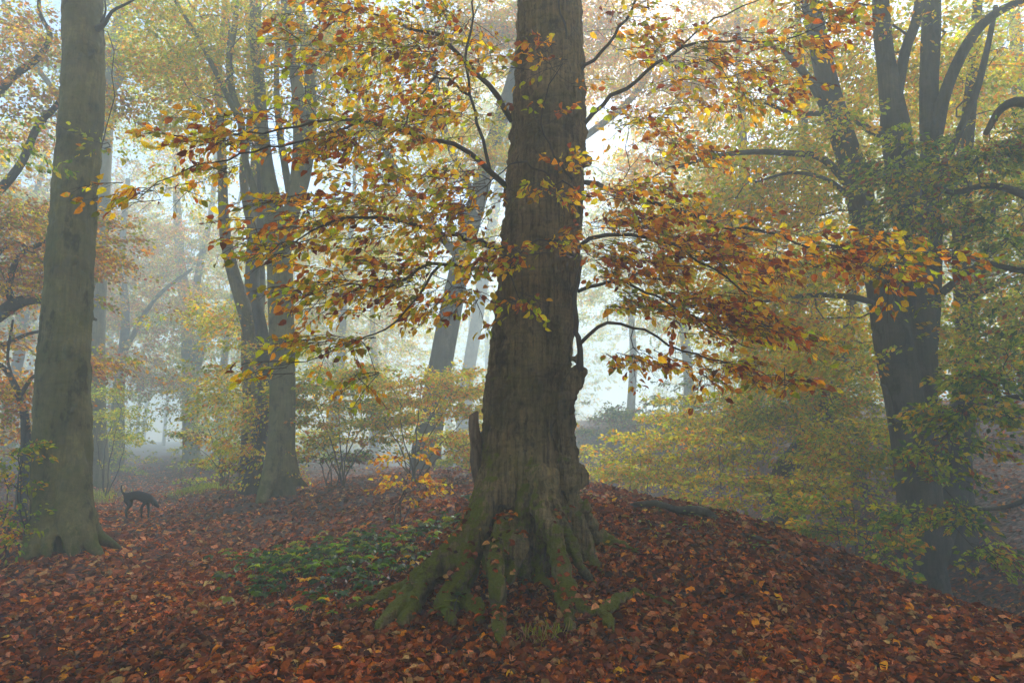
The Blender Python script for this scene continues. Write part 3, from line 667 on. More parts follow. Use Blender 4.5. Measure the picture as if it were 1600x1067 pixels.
foliage_tree('beech_tree', 'dark leaning trunk tucked close behind the many stemmed beech', 'tree', 43,
    [[(392, 750, 16.8, 30), (402, 700, 16.7, 24), (414, 620, 16.6, 22), (412, 540, 16.6, 20), (402, 480, 16.6, 17), (398, 430, 16.7, 14), (408, 330, 17, 12), (402, 200, 17, 8)]],
    [(395, 700, 16.3, .5, .6, .4, 6), (400, 640, 16.3, .6, .5, .4, 6)], YEL, barkm=BARK_DARK)
foliage_tree('beech_tree', 'straight narrow trunk beside the path, left of the dark leaning one', 'tree', 44,
    [[(386, 748, 18, 26), (388, 680, 18, 21), (389, 600, 18, 19), (386, 540, 18, 18), (392, 400, 18, 15), (398, 250, 18, 12), (405, 60, 18, 9)]], [(370, 600, 18, .8, .7, .6, 8), (360, 500, 18, 1, .8, .6, 10)], YEL, barkm=BARK_MID)

foliage_tree('beech_tree', 'broad trunk leaning right, half hidden by the hazel bush behind the mound', 'tree', 51,
    [[(664, 735, 22, 52), (668, 690, 22, 45), (676, 640, 22, 40), (688, 570, 22, 36), (702, 500, 22, 35), (718, 420, 22, 32), (738, 340, 22, 30), (758, 270, 22, 27), (782, 190, 22, 23), (812, 90, 22, 20), (850, -60, 22, 13)],
     [(722, 410, 22, 13), (660, 330, 21.5, 12), (610, 250, 21, 10), (570, 160, 21, 8), (540, 60, 21, 6)], [(745, 320, 22, 13), (700, 220, 22, 10), (680, 120, 22, 8), (660, 0, 22, 6)]],
    [(620, 60, 22, 2.5, 2, 1.5, 90), (740, 60, 22, 2.2, 2, 1.5, 90), (680, 200, 22, 1.8, 1.6, 1.2, 50), (560, 150, 21.5, 1.5, 1.2, .8, 26), (780, -120, 22, 4, 3, 2, 80), (740, 230, 20.5, 1.7, 1.2, 1.3, 60), (660, 300, 20.5, 1.5, 1.2, .9, 40), (770, 380, 20.5, .9, 1, .8, 18), (600, 400, 20.5, 1.5, 1.2, .6, 26)], YEL, amp=.35, barkm=BARK_DARK)
foliage_tree('beech_tree', 'very pale leaning trunk almost lost in mist behind the broad leaning one', 'tree', 52,
    [[(724, 690, 52, 26), (729, 600, 52, 21), (742, 520, 52, 20), (754, 440, 52, 18), (778, 300, 52, 14), (800, 150, 52, 10)]],
    [(860, 120, 52, 5.4, 3, 4.1, 90), (740, 180, 52, 5, 3, 5, 120), (790, 380, 52, 4, 3, 3, 70)], YEL, leaf=.2, L=1.6, W=.7)
foliage_tree('beech_tree', 'distant forked tree standing in the mist where the path fades', 'tree', 61,
    [[(300, 720, 40.5, 30), (298, 640, 40.5, 24), (296, 560, 40.5, 22), (290, 480, 40.5, 18), (280, 390, 40.5, 14), (275, 280, 40.5, 10), (270, 100, 40.5, 8)], [(300, 600, 40.5, 16), (316, 520, 40.5, 14), (308, 440, 40.5, 11), (330, 330, 40.5, 8), (340, 200, 40.5, 6)]],
    [(250, 480, 39.0, 3.3, 2, 2.4, 55), (300, 380, 40.5, 3.8, 2, 3.0, 75), (340, 520, 39.0, 2.2, 1.5, 2.2, 40), (280, 600, 38.2, 3.0, 1.5, 1.5, 50), (270, 240, 40.5, 5.2, 3, 3.6, 90), (350, 640, 37.5, 1.8, 1.2, 1.4, 30)], YGR, leaf=.15, L=1.1, W=.5)
foliage_tree('beech_tree', 'faint copper leaved tree in the mist between the left beech and the path', 'tree', 62,
    [[(182, 700, 33.6, 22), (186, 600, 33.6, 16), (196, 500, 33.6, 13), (190, 400, 33.6, 10), (200, 280, 33.6, 7)], [(188, 560, 33.6, 9), (240, 470, 32.2, 6), (300, 420, 32.2, 4)]],
    [(210, 480, 32.9, 2.8, 1.5, 2.0, 60), (230, 380, 33.6, 2.8, 1.5, 2.0, 45), (190, 580, 32.9, 2.0, 1.2, 1.4, 40), (210, 250, 33.6, 3.5, 2, 2.0, 30)], ORG, leaf=.13, L=1.0, W=.45)
foliage_tree('oak_tree', 'crooked thin dark tree at the left edge of the wood', 'tree', 71,
    [[(40, 720, 13, 16), (39, 660, 13, 12), (36, 640, 13, 11), (22, 600, 13, 9), (6, 575, 13, 7), (-20, 560, 13, 5)], [(30, 620, 13, 7), (50, 590, 13, 5), (70, 578, 13, 3)], [(24, 605, 13, 5), (12, 560, 13, 4), (20, 500, 13, 3)]],
    [(20, 590, 13, .8, .8, .6, 22), (-20, 540, 13, .8, .8, .5, 14)], ORG, barkm=BARK_DARK, amp=.2)
foliage_tree('oak_tree', 'tangled spreading tree with a heavy low bough and copper leaves at the far left', 'tree', 72,
    [[(-130, 760, 14, 70), (-125, 600, 14, 56), (-115, 480, 14, 46), (-100, 300, 14, 34), (-90, 100, 14, 24), (-80, -100, 14, 14)],
     [(-118, 520, 14, 34), (-60, 520, 13.8, 28), (-10, 497, 13.6, 22), (25, 474, 13.5, 19), (60, 468, 13.4, 14), (105, 478, 13.3, 9), (150, 500, 13.2, 4)],
     [(22, 476, 13.5, 12), (14, 450, 13.5, 10), (30, 400, 13.6, 8), (80, 370, 13.7, 6), (75, 330, 13.8, 4)],
     [(-100, 330, 14, 20), (-20, 310, 13.8, 15), (30, 260, 13.7, 12), (60, 195, 13.6, 10), (95, 155, 13.5, 8), (130, 60, 13.4, 5)],
     [(-100, 200, 14, 18), (-20, 160, 13.8, 14), (20, 120, 13.7, 12), (60, 90, 13.7, 10), (78, 55, 13.7, 8), (62, 20, 13.7, 6), (60, -40, 13.7, 5)],
     [(-110, 480, 14, 16), (-30, 420, 13.8, 10), (20, 380, 13.7, 7), (60, 400, 13.6, 4)],
     [(-112, 420, 14, 14), (-40, 380, 13.8, 9), (30, 340, 13.8, 5), (60, 345, 13.8, 3)],
     [(-60, 545, 13.8, 12), (0, 540, 13.6, 8), (50, 520, 13.5, 5), (110, 515, 13.4, 3)]],
    [(20, 430, 13.7, 1.5, 1.2, .9, 60), (-20, 620, 13.7, 1.2, 1.0, .7, 30), (30, 360, 13.8, 1.4, 1.2, .7, 36), (90, 400, 14, 1.2, 1.2, 1.0, 30), (60, 560, 14, 1.0, 1.0, .5, 16), (10, 300, 13.8, 1.2, 1.0, .4, 12), (20, 60, 13.8, 1.8, 1.2, 1.0, 46), (80, 160, 13.8, 1.2, 1.0, .8, 18), (-60, 200, 14, 1.2, 1, 1, 20)], ORG, barkm=BARK_DARK, tip=.004)

# the many stemmed beech in the hollow on the right
foliage_tree('beech_tree', 'dark giant beech in the hollow on the right, splitting into four heavy limbs', 'tree', 81,
    [[(1448, 925, 11.4, 70), (1440, 860, 11.4, 62), (1432, 780, 11.4, 58), (1424, 700, 11.4, 58), (1412, 620, 11.4, 56), (1396, 540, 11.4, 54), (1384, 470, 11.4, 48), (1368, 400, 11.4, 42), (1350, 335, 11.4, 40), (1335, 270, 11.4, 38), (1315, 210, 11.4, 36), (1295, 140, 11.4, 33), (1278, 60, 11.4, 30), (1264, -10, 11.4, 26), (1240, -140, 11.4, 18)],
     [(1450, 860, 11.5, 56), (1444, 760, 11.5, 52), (1440, 660, 11.5, 46), (1437, 560, 11.5, 50), (1432, 470, 11.5, 50), (1425, 380, 11.5, 46), (1414, 300, 11.5, 44), (1402, 215, 11.5, 44), (1394, 160, 11.5, 36), (1385, 100, 11.5, 28), (1378, 40, 11.5, 27), (1372, -80, 11.5, 20)],
     [(1444, 560, 11.7, 36), (1452, 460, 11.8, 34), (1456, 350, 11.8, 30), (1453, 240, 11.8, 28), (1452, 140, 11.8, 27), (1455, 40, 11.8, 27), (1458, -100, 11.8, 20)],
     [(1452, 260, 11.7, 18), (1466, 205, 11.6, 17), (1476, 150, 11.5, 18), (1498, 95, 11.4, 17), (1525, 50, 11.3, 16), (1558, 20, 11.2, 14), (1610, -5, 11, 11)],
     [(1455, 330, 11.8, 12), (1475, 260, 11.8, 12), (1502, 200, 11.7, 11), (1525, 145, 11.7, 11), (1542, 80, 11.6, 9), (1556, 10, 11.6, 7)],
     [(1402, 150, 11.5, 16), (1415, 80, 11.5, 15), (1432, 30, 11.5, 14), (1440, -40, 11.5, 10)],
     [(1395, 215, 11.5, 12), (1362, 205, 11.4, 11), (1335, 185, 11.3, 9), (1322, 172, 11.3, 6)],
     [(1300, 190, 11.4, 14), (1268, 130, 11.3, 12), (1242, 98, 11.2, 10), (1220, 75, 11.2, 7)],
     [(1352, 345, 11.4, 12), (1325, 290, 11.2, 12), (1285, 248, 11.1, 11), (1240, 240, 11, 9), (1170, 238, 10.9, 8), (1110, 246, 10.8, 6), (1060, 262, 10.7, 4)],
     [(1315, 215, 11.4, 10), (1290, 180, 11.3, 9), (1240, 178, 11.2, 7), (1195, 160, 11.1, 5)],
     [(1372, 430, 11.4, 10), (1330, 415, 11.2, 9), (1260, 415, 11.1, 7), (1180, 422, 11, 4)],
     [(1378, 480, 11.4, 10), (1335, 465, 11.2, 9), (1260, 462, 11.1, 7), (1170, 475, 11, 4)],
     [(1345, 330, 11.3, 8), (1300, 285, 11.2, 7), (1240, 270, 11.1, 5), (1180, 285, 11.1, 3)],
     [(1458, 470, 11.6, 12), (1490, 442, 11.5, 11), (1520, 420, 11.4, 9), (1555, 390, 11.3, 7), (1600, 350, 11.2, 5)],
     [(1396, 660, 11.3, 14), (1384, 610, 11.2, 8), (1376, 600, 11.2, 3)],
     [(1412, 935, 10.9, 8), (1425, 880, 11.1, 24), (1434, 800, 11.3, 34)], [(1470, 940, 11.0, 8), (1462, 880, 11.2, 26), (1450, 790, 11.4, 34)]],
    [(1240, 250, 12, 1.5, 1.5, 1.0, 60), (1180, 330, 12, 1.4, 1.4, 1.0, 50), (1300, 60, 12.5, 1.4, 1.5, 1.0, 50), (1500, 80, 13, 1.6, 1.5, 1.2, 60), (1410, 100, 13, 1.2, 1.4, 1.0, 40), (1230, 450, 12, 1.6, 1.4, .8, 60), (1290, 520, 12, 1.2, 1.2, .8, 46), (1540, 200, 13, 1.0, 1.2, 1.0, 40), (1400, -200, 12, 4, 3, 2, 110)], YEL,
    barkm=BARK_DARK, vox=.035, amp=.22, seg=24, twigm=TWIG, nleaf=34)
foliage_tree('beech_tree', 'dark trunk with green drooping leaves behind the four limbed beech', 'tree', 82,
    [[(1496, 880, 13, 62), (1492, 800, 13, 52), (1494, 720, 13, 44), (1504, 640, 13, 36), (1510, 560, 13, 28), (1506, 480, 13, 27), (1502, 400, 13, 26), (1504, 320, 13, 25), (1508, 240, 13, 22), (1520, 120, 13, 17), (1530, -40, 13, 12)],
     [(1508, 560, 12.8, 11), (1520, 500, 12.7, 11), (1530, 450, 12.6, 11), (1542, 400, 12.5, 9), (1552, 330, 12.4, 7), (1556, 240, 12.3, 5)],
     [(1525, 465, 12.6, 8), (1560, 445, 12.5, 6), (1600, 430, 12.4, 5)], [(1495, 800, 12.8, 16), (1475, 860, 12, 20), (1466, 920, 11.6, 8)]],
    [(1560, 480, 12.5, 1.2, 1.2, 1.2, 60), (1560, 330, 12.5, 1.2, 1.2, 1.0, 50), (1540, 540, 12.2, 1.0, 1.0, .6, 34)], YGR, barkm=BARK_DARK, amp=.3, twigm=TWIG)
foliage_tree('maple_tree', 'leafy maple boughs, still green, reaching in from the right', 'tree', 83,
    [[(1740, 900, 8.6, 60), (1735, 600, 8.6, 46), (1730, 350, 8.6, 40), (1725, 100, 8.6, 30), (1725, -200, 8.6, 20)],
     [(1730, 330, 8.6, 18), (1650, 330, 8.9, 15), (1590, 300, 9.1, 12), (1540, 290, 9.3, 10), (1480, 300, 9.4, 8), (1420, 262, 9.5, 6), (1360, 270, 9.5, 4)],
     [(1732, 450, 8.6, 16), (1650, 430, 8.9, 12), (1580, 420, 9.1, 9), (1520, 405, 9.3, 6), (1440, 400, 9.4, 4)],
     [(1727, 260, 8.6, 18), (1650, 190, 8.6, 14), (1600, 160, 8.7, 16), (1565, 170, 8.8, 12), (1540, 210, 8.9, 8)],
     [(1734, 650, 8.6, 14), (1650, 640, 8.5, 10), (1580, 620, 8.5, 8), (1510, 650, 8.5, 5), (1470, 690, 8.5, 3)],
     [(1738, 780, 8.6, 14), (1650, 760, 8.6, 10), (1580, 790, 8.6, 7), (1500, 800, 8.7, 5), (1440, 820, 8.7, 3)]],
    [(1440, 250, 9.5, .75, .7, .35, 75), (1370, 290, 9.5, .35, .5, .28, 26), (1520, 240, 9.3, .6, .7, .4, 60), (1580, 230, 9.0, .5, .6, .3, 36), (1400, 350, 9.5, .3, .4, .4, 26), (1560, 320, 9.3, .5, .5, .3, 24), (1460, 340, 9.5, .4, .4, .25, 20), (1580, 380, 9.1, .4, .4, .3, 16),
     (1560, 610, 8.5, .55, .5, .35, 50), (1500, 655, 8.5, .35, .4, .25, 26), (1580, 560, 8.5, .4, .4, .3, 24), (1455, 700, 8.5, .10, .2, .12, 5), (1595, 650, 8.5, .3, .4, .2, 14), (1475, 740, 8.5, .12, .2, .10, 4),
     (1440, 815, 8.7, .35, .3, .14, 13), (1500, 800, 8.7, .3, .3, .16, 13), (1530, 840, 8.7, .22, .2, .10, 7), (1405, 830, 8.7, .2, .2, .12, 6), (1590, 480, 8.9, .3, .4, .3, 14), (1780, -420, 9.5, 4.0, 4.0, 1.6, 320), (1900, 100, 8.0, 2.0, 2.4, 1.8, 90)], GRN,  # last two blobs: unseen crown added to shade the right bank
    leaf=.085, nleaf=34, L=.42, W=.22, barkm=BARK_DARK, twigm=TWIG, tip=.003, amp=.3, droop=.35, mat=GREEN, twiglets=True, rep=1)
foliage_tree('beech_tree', 'grey trunk on the far bank of the hollow under yellow boughs', 'tree', 91,
    [[(1192, 722, 22, 34), (1184, 680, 22, 27), (1172, 620, 22, 24), (1170, 560, 22, 22), (1172, 480, 22, 20), (1165, 350, 22, 17), (1160, 200, 22, 12), (1150, 0, 22, 8)]],
    [(1180, 420, 21, 2, 2, 1.5, 70), (1100, 300, 22, 2, 2, 2, 60), (1200, 540, 20, 1.8, 1.5, 1.0, 50), (1160, 120, 22, 3, 2.5, 2.4, 110), (1020, 120, 23, 2.5, 2.5, 2.5, 80)], YEL, leaf=.10)
foliage_tree('beech_tree', 'slender dim trunk high on the far bank, seen between boughs left of the giant beech', 'tree', 92,
    [[(1300, 690, 20, 32), (1292, 600, 20, 26), (1278, 480, 20, 24), (1268, 380, 20, 22), (1262, 280, 20, 18), (1250, 120, 20, 12), (1245, -60, 20, 8)]],
    [(1300, 420, 19, 2, 2, 1.5, 80), (1260, 540, 18, 1.8, 1.5, 1.0, 70), (1280, 200, 20, 2.5, 2, 2, 100), (1340, 560, 18, 1.4, 1.3, .9, 50), (1400, 180, 20, 2, 2, 2, 70), (1520, 120, 20, 2.5, 2, 2.4, 90), (1240, 640, 17.5, 1.5, 1.3, .7, 50)], YEL, leaf=.095, barkm=BARK_DARK)
foliage_tree('beech_tree', 'dark slanting trunk growing sideways out of the hollow', 'tree', 93,
    [[(1225, 748, 16.5, 40), (1250, 705, 16.5, 32), (1280, 655, 16.3, 27), (1305, 600, 16, 22), (1325, 520, 16, 17), (1335, 420, 16, 12)]],
    [(1200, 640, 16, 1.1, 1.0, .6, 46), (1310, 640, 15, 1.0, 1.0, .7, 50), (1340, 690, 14, .9, .9, .45, 40), (1280, 580, 16, 1.2, 1, .8, 50)], YGR, barkm=BARK_DARK, amp=.2, leaf=.09)
foliage_tree('beech_tree', 'yellow crowned beech far beyond the hollow at the right edge', 'tree', 94,
    [[(1620, 700, 19, 40), (1615, 500, 19, 30), (1605, 300, 19, 24), (1590, 100, 19, 18), (1580, -100, 19, 10)]],
    [(1560, 100, 19, 2.2, 2, 2, 90), (1590, 300, 18.5, 1.5, 1.5, 1.5, 50), (1580, 500, 18, 1.4, 1.4, 1.2, 40), (1480, 560, 19, 1.5, 1.2, .5, 26)], YEL, leaf=.10)
foliage_tree('beech_tree', 'pale beech directly behind the big one, its golden crown filling the sky over the hollow', 'tree', 95,
    [[(835, 690, 26, 26), (836, 560, 26, 22), (842, 400, 25, 20), (850, 250, 24.5, 18), (856, 100, 24, 15), (858, -60, 24, 10)], [(850, 260, 24.5, 12), (990, 150, 23.6, 10), (1040, 40, 23.2, 8)], [(852, 200, 24.5, 11), (820, 100, 24, 9), (780, 20, 24, 7)]],
    [(960, 60, 23, 3.0, 2.5, 2.0, 100), (1060, 180, 22.5, 2.2, 2, 1.6, 60), (840, 40, 23, 2.4, 2, 1.6, 60), (1120, 40, 22, 2.4, 2, 1.6, 70), (980, 270, 23, 1.6, 1.5, 1.0, 24), (760, 60, 22, 2.0, 1.8, 1.6, 50)], {'gold': 2, 'orange': 1.6, 'yellow': 2, 'tan': 1.6, 'olive': 1}, leaf=.12)

# ================================================================== far trees, bushes, saplings
def far_tree(px, D, w, lean, seed, label, mix, cz=(5, 12), n=70, spread=3.2, group=None):
    r = np.random.default_rng(seed); base = P(px, 600, D); gz = TZ(base[0], D)
    root = empty('beech_tree', None, label, 'tree', group); tb = MB(); sk_ = Skel()
    hts = np.linspace(0, 22, 12); ln = [(base[0] + lean * h + .12 * math.sin(h * .7 + seed), D + .1 * math.sin(h + seed), gz - .3 + h, w * .5 * (1 - h / 26)) for h in hts]
    s = spline(np.array(ln), 30); tb.tube(s[:, :3], s[:, 3], 12, lobes=flare_lobes(r, s[:, 2], 4, .5, .5, .03)); sk_.add_line(s[8:])
    tb.build('trunk', BARK_MID, root)
    c = np.array([base[0] + lean * 8, D, gz + sum(cz) / 2]); T = c + unit(r.standard_normal((n, 3))) * (r.random((n, 1)) ** .4) * np.array([spread, spread, (cz[1] - cz[0]) / 2])
    e = sk_.grow(T, r, step=.6); b = MB(); sk_.tubes(b, tip=.007); b.build('branches', TWIG_G, root)
    a = sprays(r, [sk_.p[k] for k in e], [sk_.p[k] - sk_.p[max(sk_.par[k], 0)] + r.standard_normal(3) * .3 for k in e], 40, 1.4, .7, .19, mix, flat=.4, rep=4, spread=.6)
    leaf_mesh('crown', *a, LEAF, root, simple=True)
for k, (px, D, w, lean, mx, lab) in enumerate([
    (120, 47, .7, .02, YGR, 'faint trunk standing in the mist left of the path end'),
    (345, 46, .6, .03, YEL, 'misty trunk between the forked distant tree and the curving tree'),
    (95, 42, .7, -.02, ORG, 'misty copper tree hidden behind the smooth left beech'),
    (20, 37, .7, .02, ORG, 'misty copper tree behind the tangled low bough'),
    (520, 43, .8, .05, YEL, 'pale hazy trunk leaning right above the hazel bush'),
    (590, 50, .7, -.04, YEL, 'very faint trunk in the glow left of the big beech'),
    (985, 47, .6, .03, YGR, 'faint tree on the skyline right of the big beech'),
    (1075, 43, .7, -.02, YEL, 'pale tree on top of the far bank with yellow crown'),
    (1350, 42, .7, .01, YEL, 'hazy tree behind the giant beech limbs'),
    (1440, 47, .7, -.01, YGR, 'hazy green-yellow tree seen under the giant beech fork'),
    (1530, 40, .7, .02, YEL, 'hazy tree on the bank top at the right'),
    (-90, 33, .7, 0, YGR, 'misty tree just beyond the left side of the view'),
    (430, 58, .7, 0, YGR, 'faint tree deep in mist behind the many stemmed beech')]):
    far_tree(px, D, w, lean, 200 + k, lab, mx, cz=(5, 20), n=150, spread=5.5)

def bush(name, label, cat, seed, bx, by, D, stems, blobs, mix, leaf=.075, nleaf=26, L=.4, W=.22, group=None, tip=.003, mat=None, barkm=None, droop=.3, r0=.02, wood='stems'):
    r = np.random.default_rng(seed); root = empty(name, None, label, cat, group); sk_ = Skel(); b = MB()
    base = P(bx, by, D); base[2] = TZ(base[0], base[1]) - .08
    for (ex, ey, dd) in stems:
        e = P(ex, ey, D + dd); off = r.standard_normal(3) * .08; off[2] = 0
        m1 = (base + e) / 2 + np.array([r.normal(0, .08), r.normal(0, .08), .15 * np.linalg.norm(e - base)])
        s = spline(np.array([base + off, base + off + (m1 - base) * .5 + [0, 0, .05], m1, e]), 12)
        s[1:-1] += r.standard_normal((10, 3)) * .012
        b.tube(s, np.linspace(r0, r0 * .35, 12), 6); sk_.add_line(s)
    T = blob_targets(r, blobs, D > 10); e = sk_.grow(T, r, step=.15, wob=.1); sk_.tubes(b, tip=tip)
    b.build(wood, barkm or TWIG, root)
    dirs = [unit(sk_.p[k] - base) * np.array([1, 1, .3]) + unit(sk_.p[k] - sk_.p[max(sk_.par[k], 0)]) + r.standard_normal(3) * .3 for k in e]
    a = sprays(r, [sk_.p[k] for k in e], dirs, nleaf, L, W, leaf, mix, droop=droop, flat=.2, rep=3 if 'hazel' in name and D > 11 else (2 if D > 14 else 1), spread=.24)
    leaf_mesh('foliage', *a, mat or LEAF, root, simple=D > 11)

bush('hazel_bush', 'large yellow-green bush between the grey beech and the leaning trunk', 'bush', 301, 540, 745, 16.5,
     [(490, 620, 0), (520, 590, .3), (560, 600, 0), (600, 610, -.3), (470, 670, 0), (610, 660, 0)],
     [(490, 630, 16.5, .6, .9, .7, 55), (550, 620, 16.5, .9, .9, .8, 95), (600, 650, 16.2, .6, .8, .6, 50), (500, 690, 16.3, .6, .6, .35, 26), (530, 580, 17, .8, .8, .35, 26), (590, 700, 16, .6, .6, .25, 14)], {'lime': 4, 'olive': 2, 'yellow': 3, 'gold': 1.2, 'orange': .5, 'green': 1}, leaf=.09, L=.5, W=.28, nleaf=30)
bush('hazel_bush', 'arching bush with bare lower stems in front of the leaning trunk', 'bush', 302, 648, 740, 15,
     [(600, 660, 0), (625, 640, 0), (690, 620, .2), (730, 650, 0), (740, 690, -.2), (660, 600, .2), (600, 700, 0), (720, 605, 0)],
     [(690, 600, 15, .75, .7, .35, 60), (640, 640, 15, .45, .5, .3, 26), (730, 640, 15, .5, .5, .4, 34), (620, 600, 15.3, .5, .5, .25, 20), (735, 710, 14.8, .35, .4, .2, 18), (690, 690, 15, .4, .4, .3, 10)], {'lime': 3, 'olive': 1.4, 'yellow': 3, 'gold': 1.8, 'orange': .9}, leaf=.085, L=.45, nleaf=22)
bush('hazel_bush', 'low green bush seen under the arching one beside the big beech stub', 'bush', 303, 735, 738, 19,
     [(720, 690, 0), (745, 690, 0)], [(730, 695, 19, .7, .7, .45, 50)], {'lime': 2, 'yellow': 2, 'olive': 2}, leaf=.10)
bush('beech_sapling', 'small orange leaved sapling on the leaves left of the big beech', 'sapling', 304, 636, 800, 9.4,
     [(640, 705, 0), (625, 740, 0), (655, 735, 0)], [(620, 715, 9.4, .35, .3, .06, 12), (640, 750, 9.3, .32, .3, .10, 15), (650, 700, 9.4, .12, .2, .06, 4), (610, 760, 9.3, .15, .2, .04, 4), (655, 770, 9.2, .15, .15, .05, 4)], {'orange': 3, 'gold': 2.4, 'rust': 1, 'yellow': 1, 'olive': .5}, L=.28, W=.14, nleaf=12, leaf=.07, r0=.012)
bush('beech_sapling', 'thin almost bare sapling between the orange sapling and the big beech', 'sapling', 305, 706, 800, 8.6,
     [(700, 725, 0), (712, 740, 0)], [(705, 750, 8.6, .12, .15, .1, 5)], ORG, L=.15, W=.08, nleaf=5, leaf=.06, r0=.006)
bush('hazel_bush', 'leafy green and yellow bush at the left edge beside the smooth beech', 'bush', 306, 30, 850, 8.9,
     [(5, 740, 0), (30, 700, 0), (42, 760, -.2), (-10, 780, 0), (35, 720, .1)], [(15, 740, 8.9, .28, .3, .22, 26), (35, 705, 8.9, .18, .25, .12, 12), (10, 800, 8.8, .3, .3, .18, 20), (30, 830, 8.6, .2, .3, .10, 10)], {'olive': 3, 'green': 2, 'lime': 1.4, 'gold': 1.2, 'yellow': 1.2, 'orange': .5}, L=.3, W=.16, nleaf=14, leaf=.07, r0=.014)
bush('roadside_bush', 'misty yellow-green thicket along the left side of the path', 'bush', 307, 165, 755, 19.5,
     [(150, 680, 0), (175, 660, 0), (195, 690, 0), (190, 640, .4)], [(150, 690, 19.5, .6, .9, .6, 40), (178, 650, 20.5, .6, .8, .6, 36), (155, 640, 20, .6, .8, .5, 24)], {'lime': 2, 'olive': 2.4, 'yellow': 2}, leaf=.09, L=.5)
bush('roadside_bush', 'brown twiggy thicket with few leaves right of the path', 'bush', 308, 345, 752, 19,
     [(320, 650, 0), (335, 670, 0), (360, 680, 0), (375, 700, 0), (350, 660, .5), (310, 700, 0)], [(345, 690, 19, .8, .8, .5, 40), (370, 720, 18.5, .6, .6, .25, 26), (310, 680, 19.2, .4, .4, .4, 12)], {'olive': 2, 'brown': 2, 'orange': 1, 'yellow': .8, 'dkgreen': 1}, leaf=.08, nleaf=14)
bush('roadside_bush', 'low bright green clump on the verge where the path bends out of sight', 'bush', 309, 300, 752, 20,
     [(285, 735, 0), (305, 735, 0)], [(298, 740, 20, .3, .4, .10, 20), (322, 738, 19.5, .45, .5, .13, 26)], {'lime': 3, 'green': 1.6, 'yellow': 1}, leaf=.07, L=.25, W=.15)
bush('roadside_bush', 'dark low bush at the foot of the hazel behind the mound', 'bush', 310, 510, 742, 17.5,
     [(495, 690, 0), (515, 685, 0), (530, 700, 0)], [(510, 705, 17.5, .5, .5, .3, 40), (540, 715, 17.3, .4, .4, .2, 22)], {'dkgreen': 3, 'brown': 2, 'olive': 1}, leaf=.08)
bush('evergreen_bush', 'dark brush heap under the curving trees beside the path', 'bush', 311, 400, 752, 17.2,
     [(375, 722, 0), (395, 715, 0)], [(378, 735, 17.4, .4, .4, .14, 26)], {'dkgreen': 2, 'brown': 3}, leaf=.07)
for k, (px, D, ry, rx, lab) in enumerate([(165, 30, 1.5, 1.8, 'tall pale green bush in the mist left of where the path fades'), (345, 29, 1.6, 1.8, 'tall misty bush right of where the path fades'), (60, 26, 1.3, 2.0, 'misty low copper bush behind the crooked thin tree'),
                                          (440, 27, 1.3, 1.8, 'misty yellow bush behind the foot of the many stemmed beech'), (335, 44, 2.0, 2.4, 'faint bush right of the far end of the path'), (130, 46, 2.2, 2.4, 'faintest green bush left of the path end')]):
    gz_ = TZ(P(px, 700, D)[0], D); f = FPX / D
    yb = 533.5 - FPX * math.tan(math.atan2(gz_ - EYE, D) - PITCH)
    bush('roadside_bush', lab, 'bush', 380 + k, px, yb, D, [(px - 20, yb - f * ry, 0), (px + 20, yb - f * ry * 1.2, 0), (px, yb - f * ry * 1.5, 0)], [(px, yb - f * ry * .9, D, rx, 1.4, ry, 80)], ORG if k == 2 else {'lime': 2, 'olive': 2.4, 'yellow': 1.6}, leaf=.13, L=.7, W=.4)
# understorey in the hollow
HB = [(1010, 780, 15.5, [(1000, 690, 0), (1020, 670, 0), (985, 710, 0)], [(1000, 700, 15.5, .9, .8, .28, 44), (1020, 745, 15, 1.0, .8, .22, 44), (950, 750, 15, .7, .6, .18, 26)], 'yellow layered sapling in the misty hollow nearest the big beech trunk'),
      (1075, 780, 16.5, [(1060, 680, 0), (1080, 650, 0), (1095, 660, 0)], [(1080, 670, 16.5, .8, .8, .3, 46), (1090, 720, 16, 1.0, .8, .3, 50), (1050, 640, 17, .6, .6, .3, 18)], 'tall yellow-green sapling in the middle of the misty hollow'),
      (1125, 800, 14, [(1120, 680, 0), (1130, 650, 0), (1140, 700, 0)], [(1125, 700, 14, .8, .7, .35, 54), (1150, 750, 13.6, .9, .7, .28, 54), (1100, 780, 13.2, .7, .6, .2, 36)], 'yellow sapling rising behind the crest of the mound'),
      (1230, 830, 12.5, [(1200, 750, 0), (1230, 730, 0), (1270, 750, 0)], [(1200, 765, 12.5, .6, .6, .25, 40), (1270, 760, 12.5, .6, .6, .25, 40), (1240, 810, 12, .6, .5, .2, 36)], 'orange and yellow bush below the slanting trunk in the hollow'),
      (1330, 880, 10.5, [(1300, 800, 0), (1330, 780, 0), (1360, 810, 0)], [(1300, 820, 10.5, .4, .4, .22, 30), (1350, 830, 10.4, .4, .4, .2, 34), (1340, 870, 10, .35, .35, .14, 26), (1290, 780, 11, .5, .5, .25, 26)], 'olive leaved bush at the foot of the hollow below the mound edge'),
      (1360, 760, 14, [(1330, 680, 0), (1360, 660, 0), (1390, 690, 0)], [(1340, 700, 14, .8, .7, .4, 60), (1300, 730, 13.5, .7, .7, .3, 44), (1370, 740, 13.5, .5, .6, .3, 30)], 'mustard leaved bush just left of the giant beech foot'),
      (935, 760, 19, [(920, 700, 0), (940, 710, 0)], [(925, 735, 19, .9, .8, .22, 34), (970, 745, 18, .9, .8, .2, 30), (915, 700, 19, .5, .5, .3, 14)], 'golden sapling at the right shoulder of the big beech, in haze')]
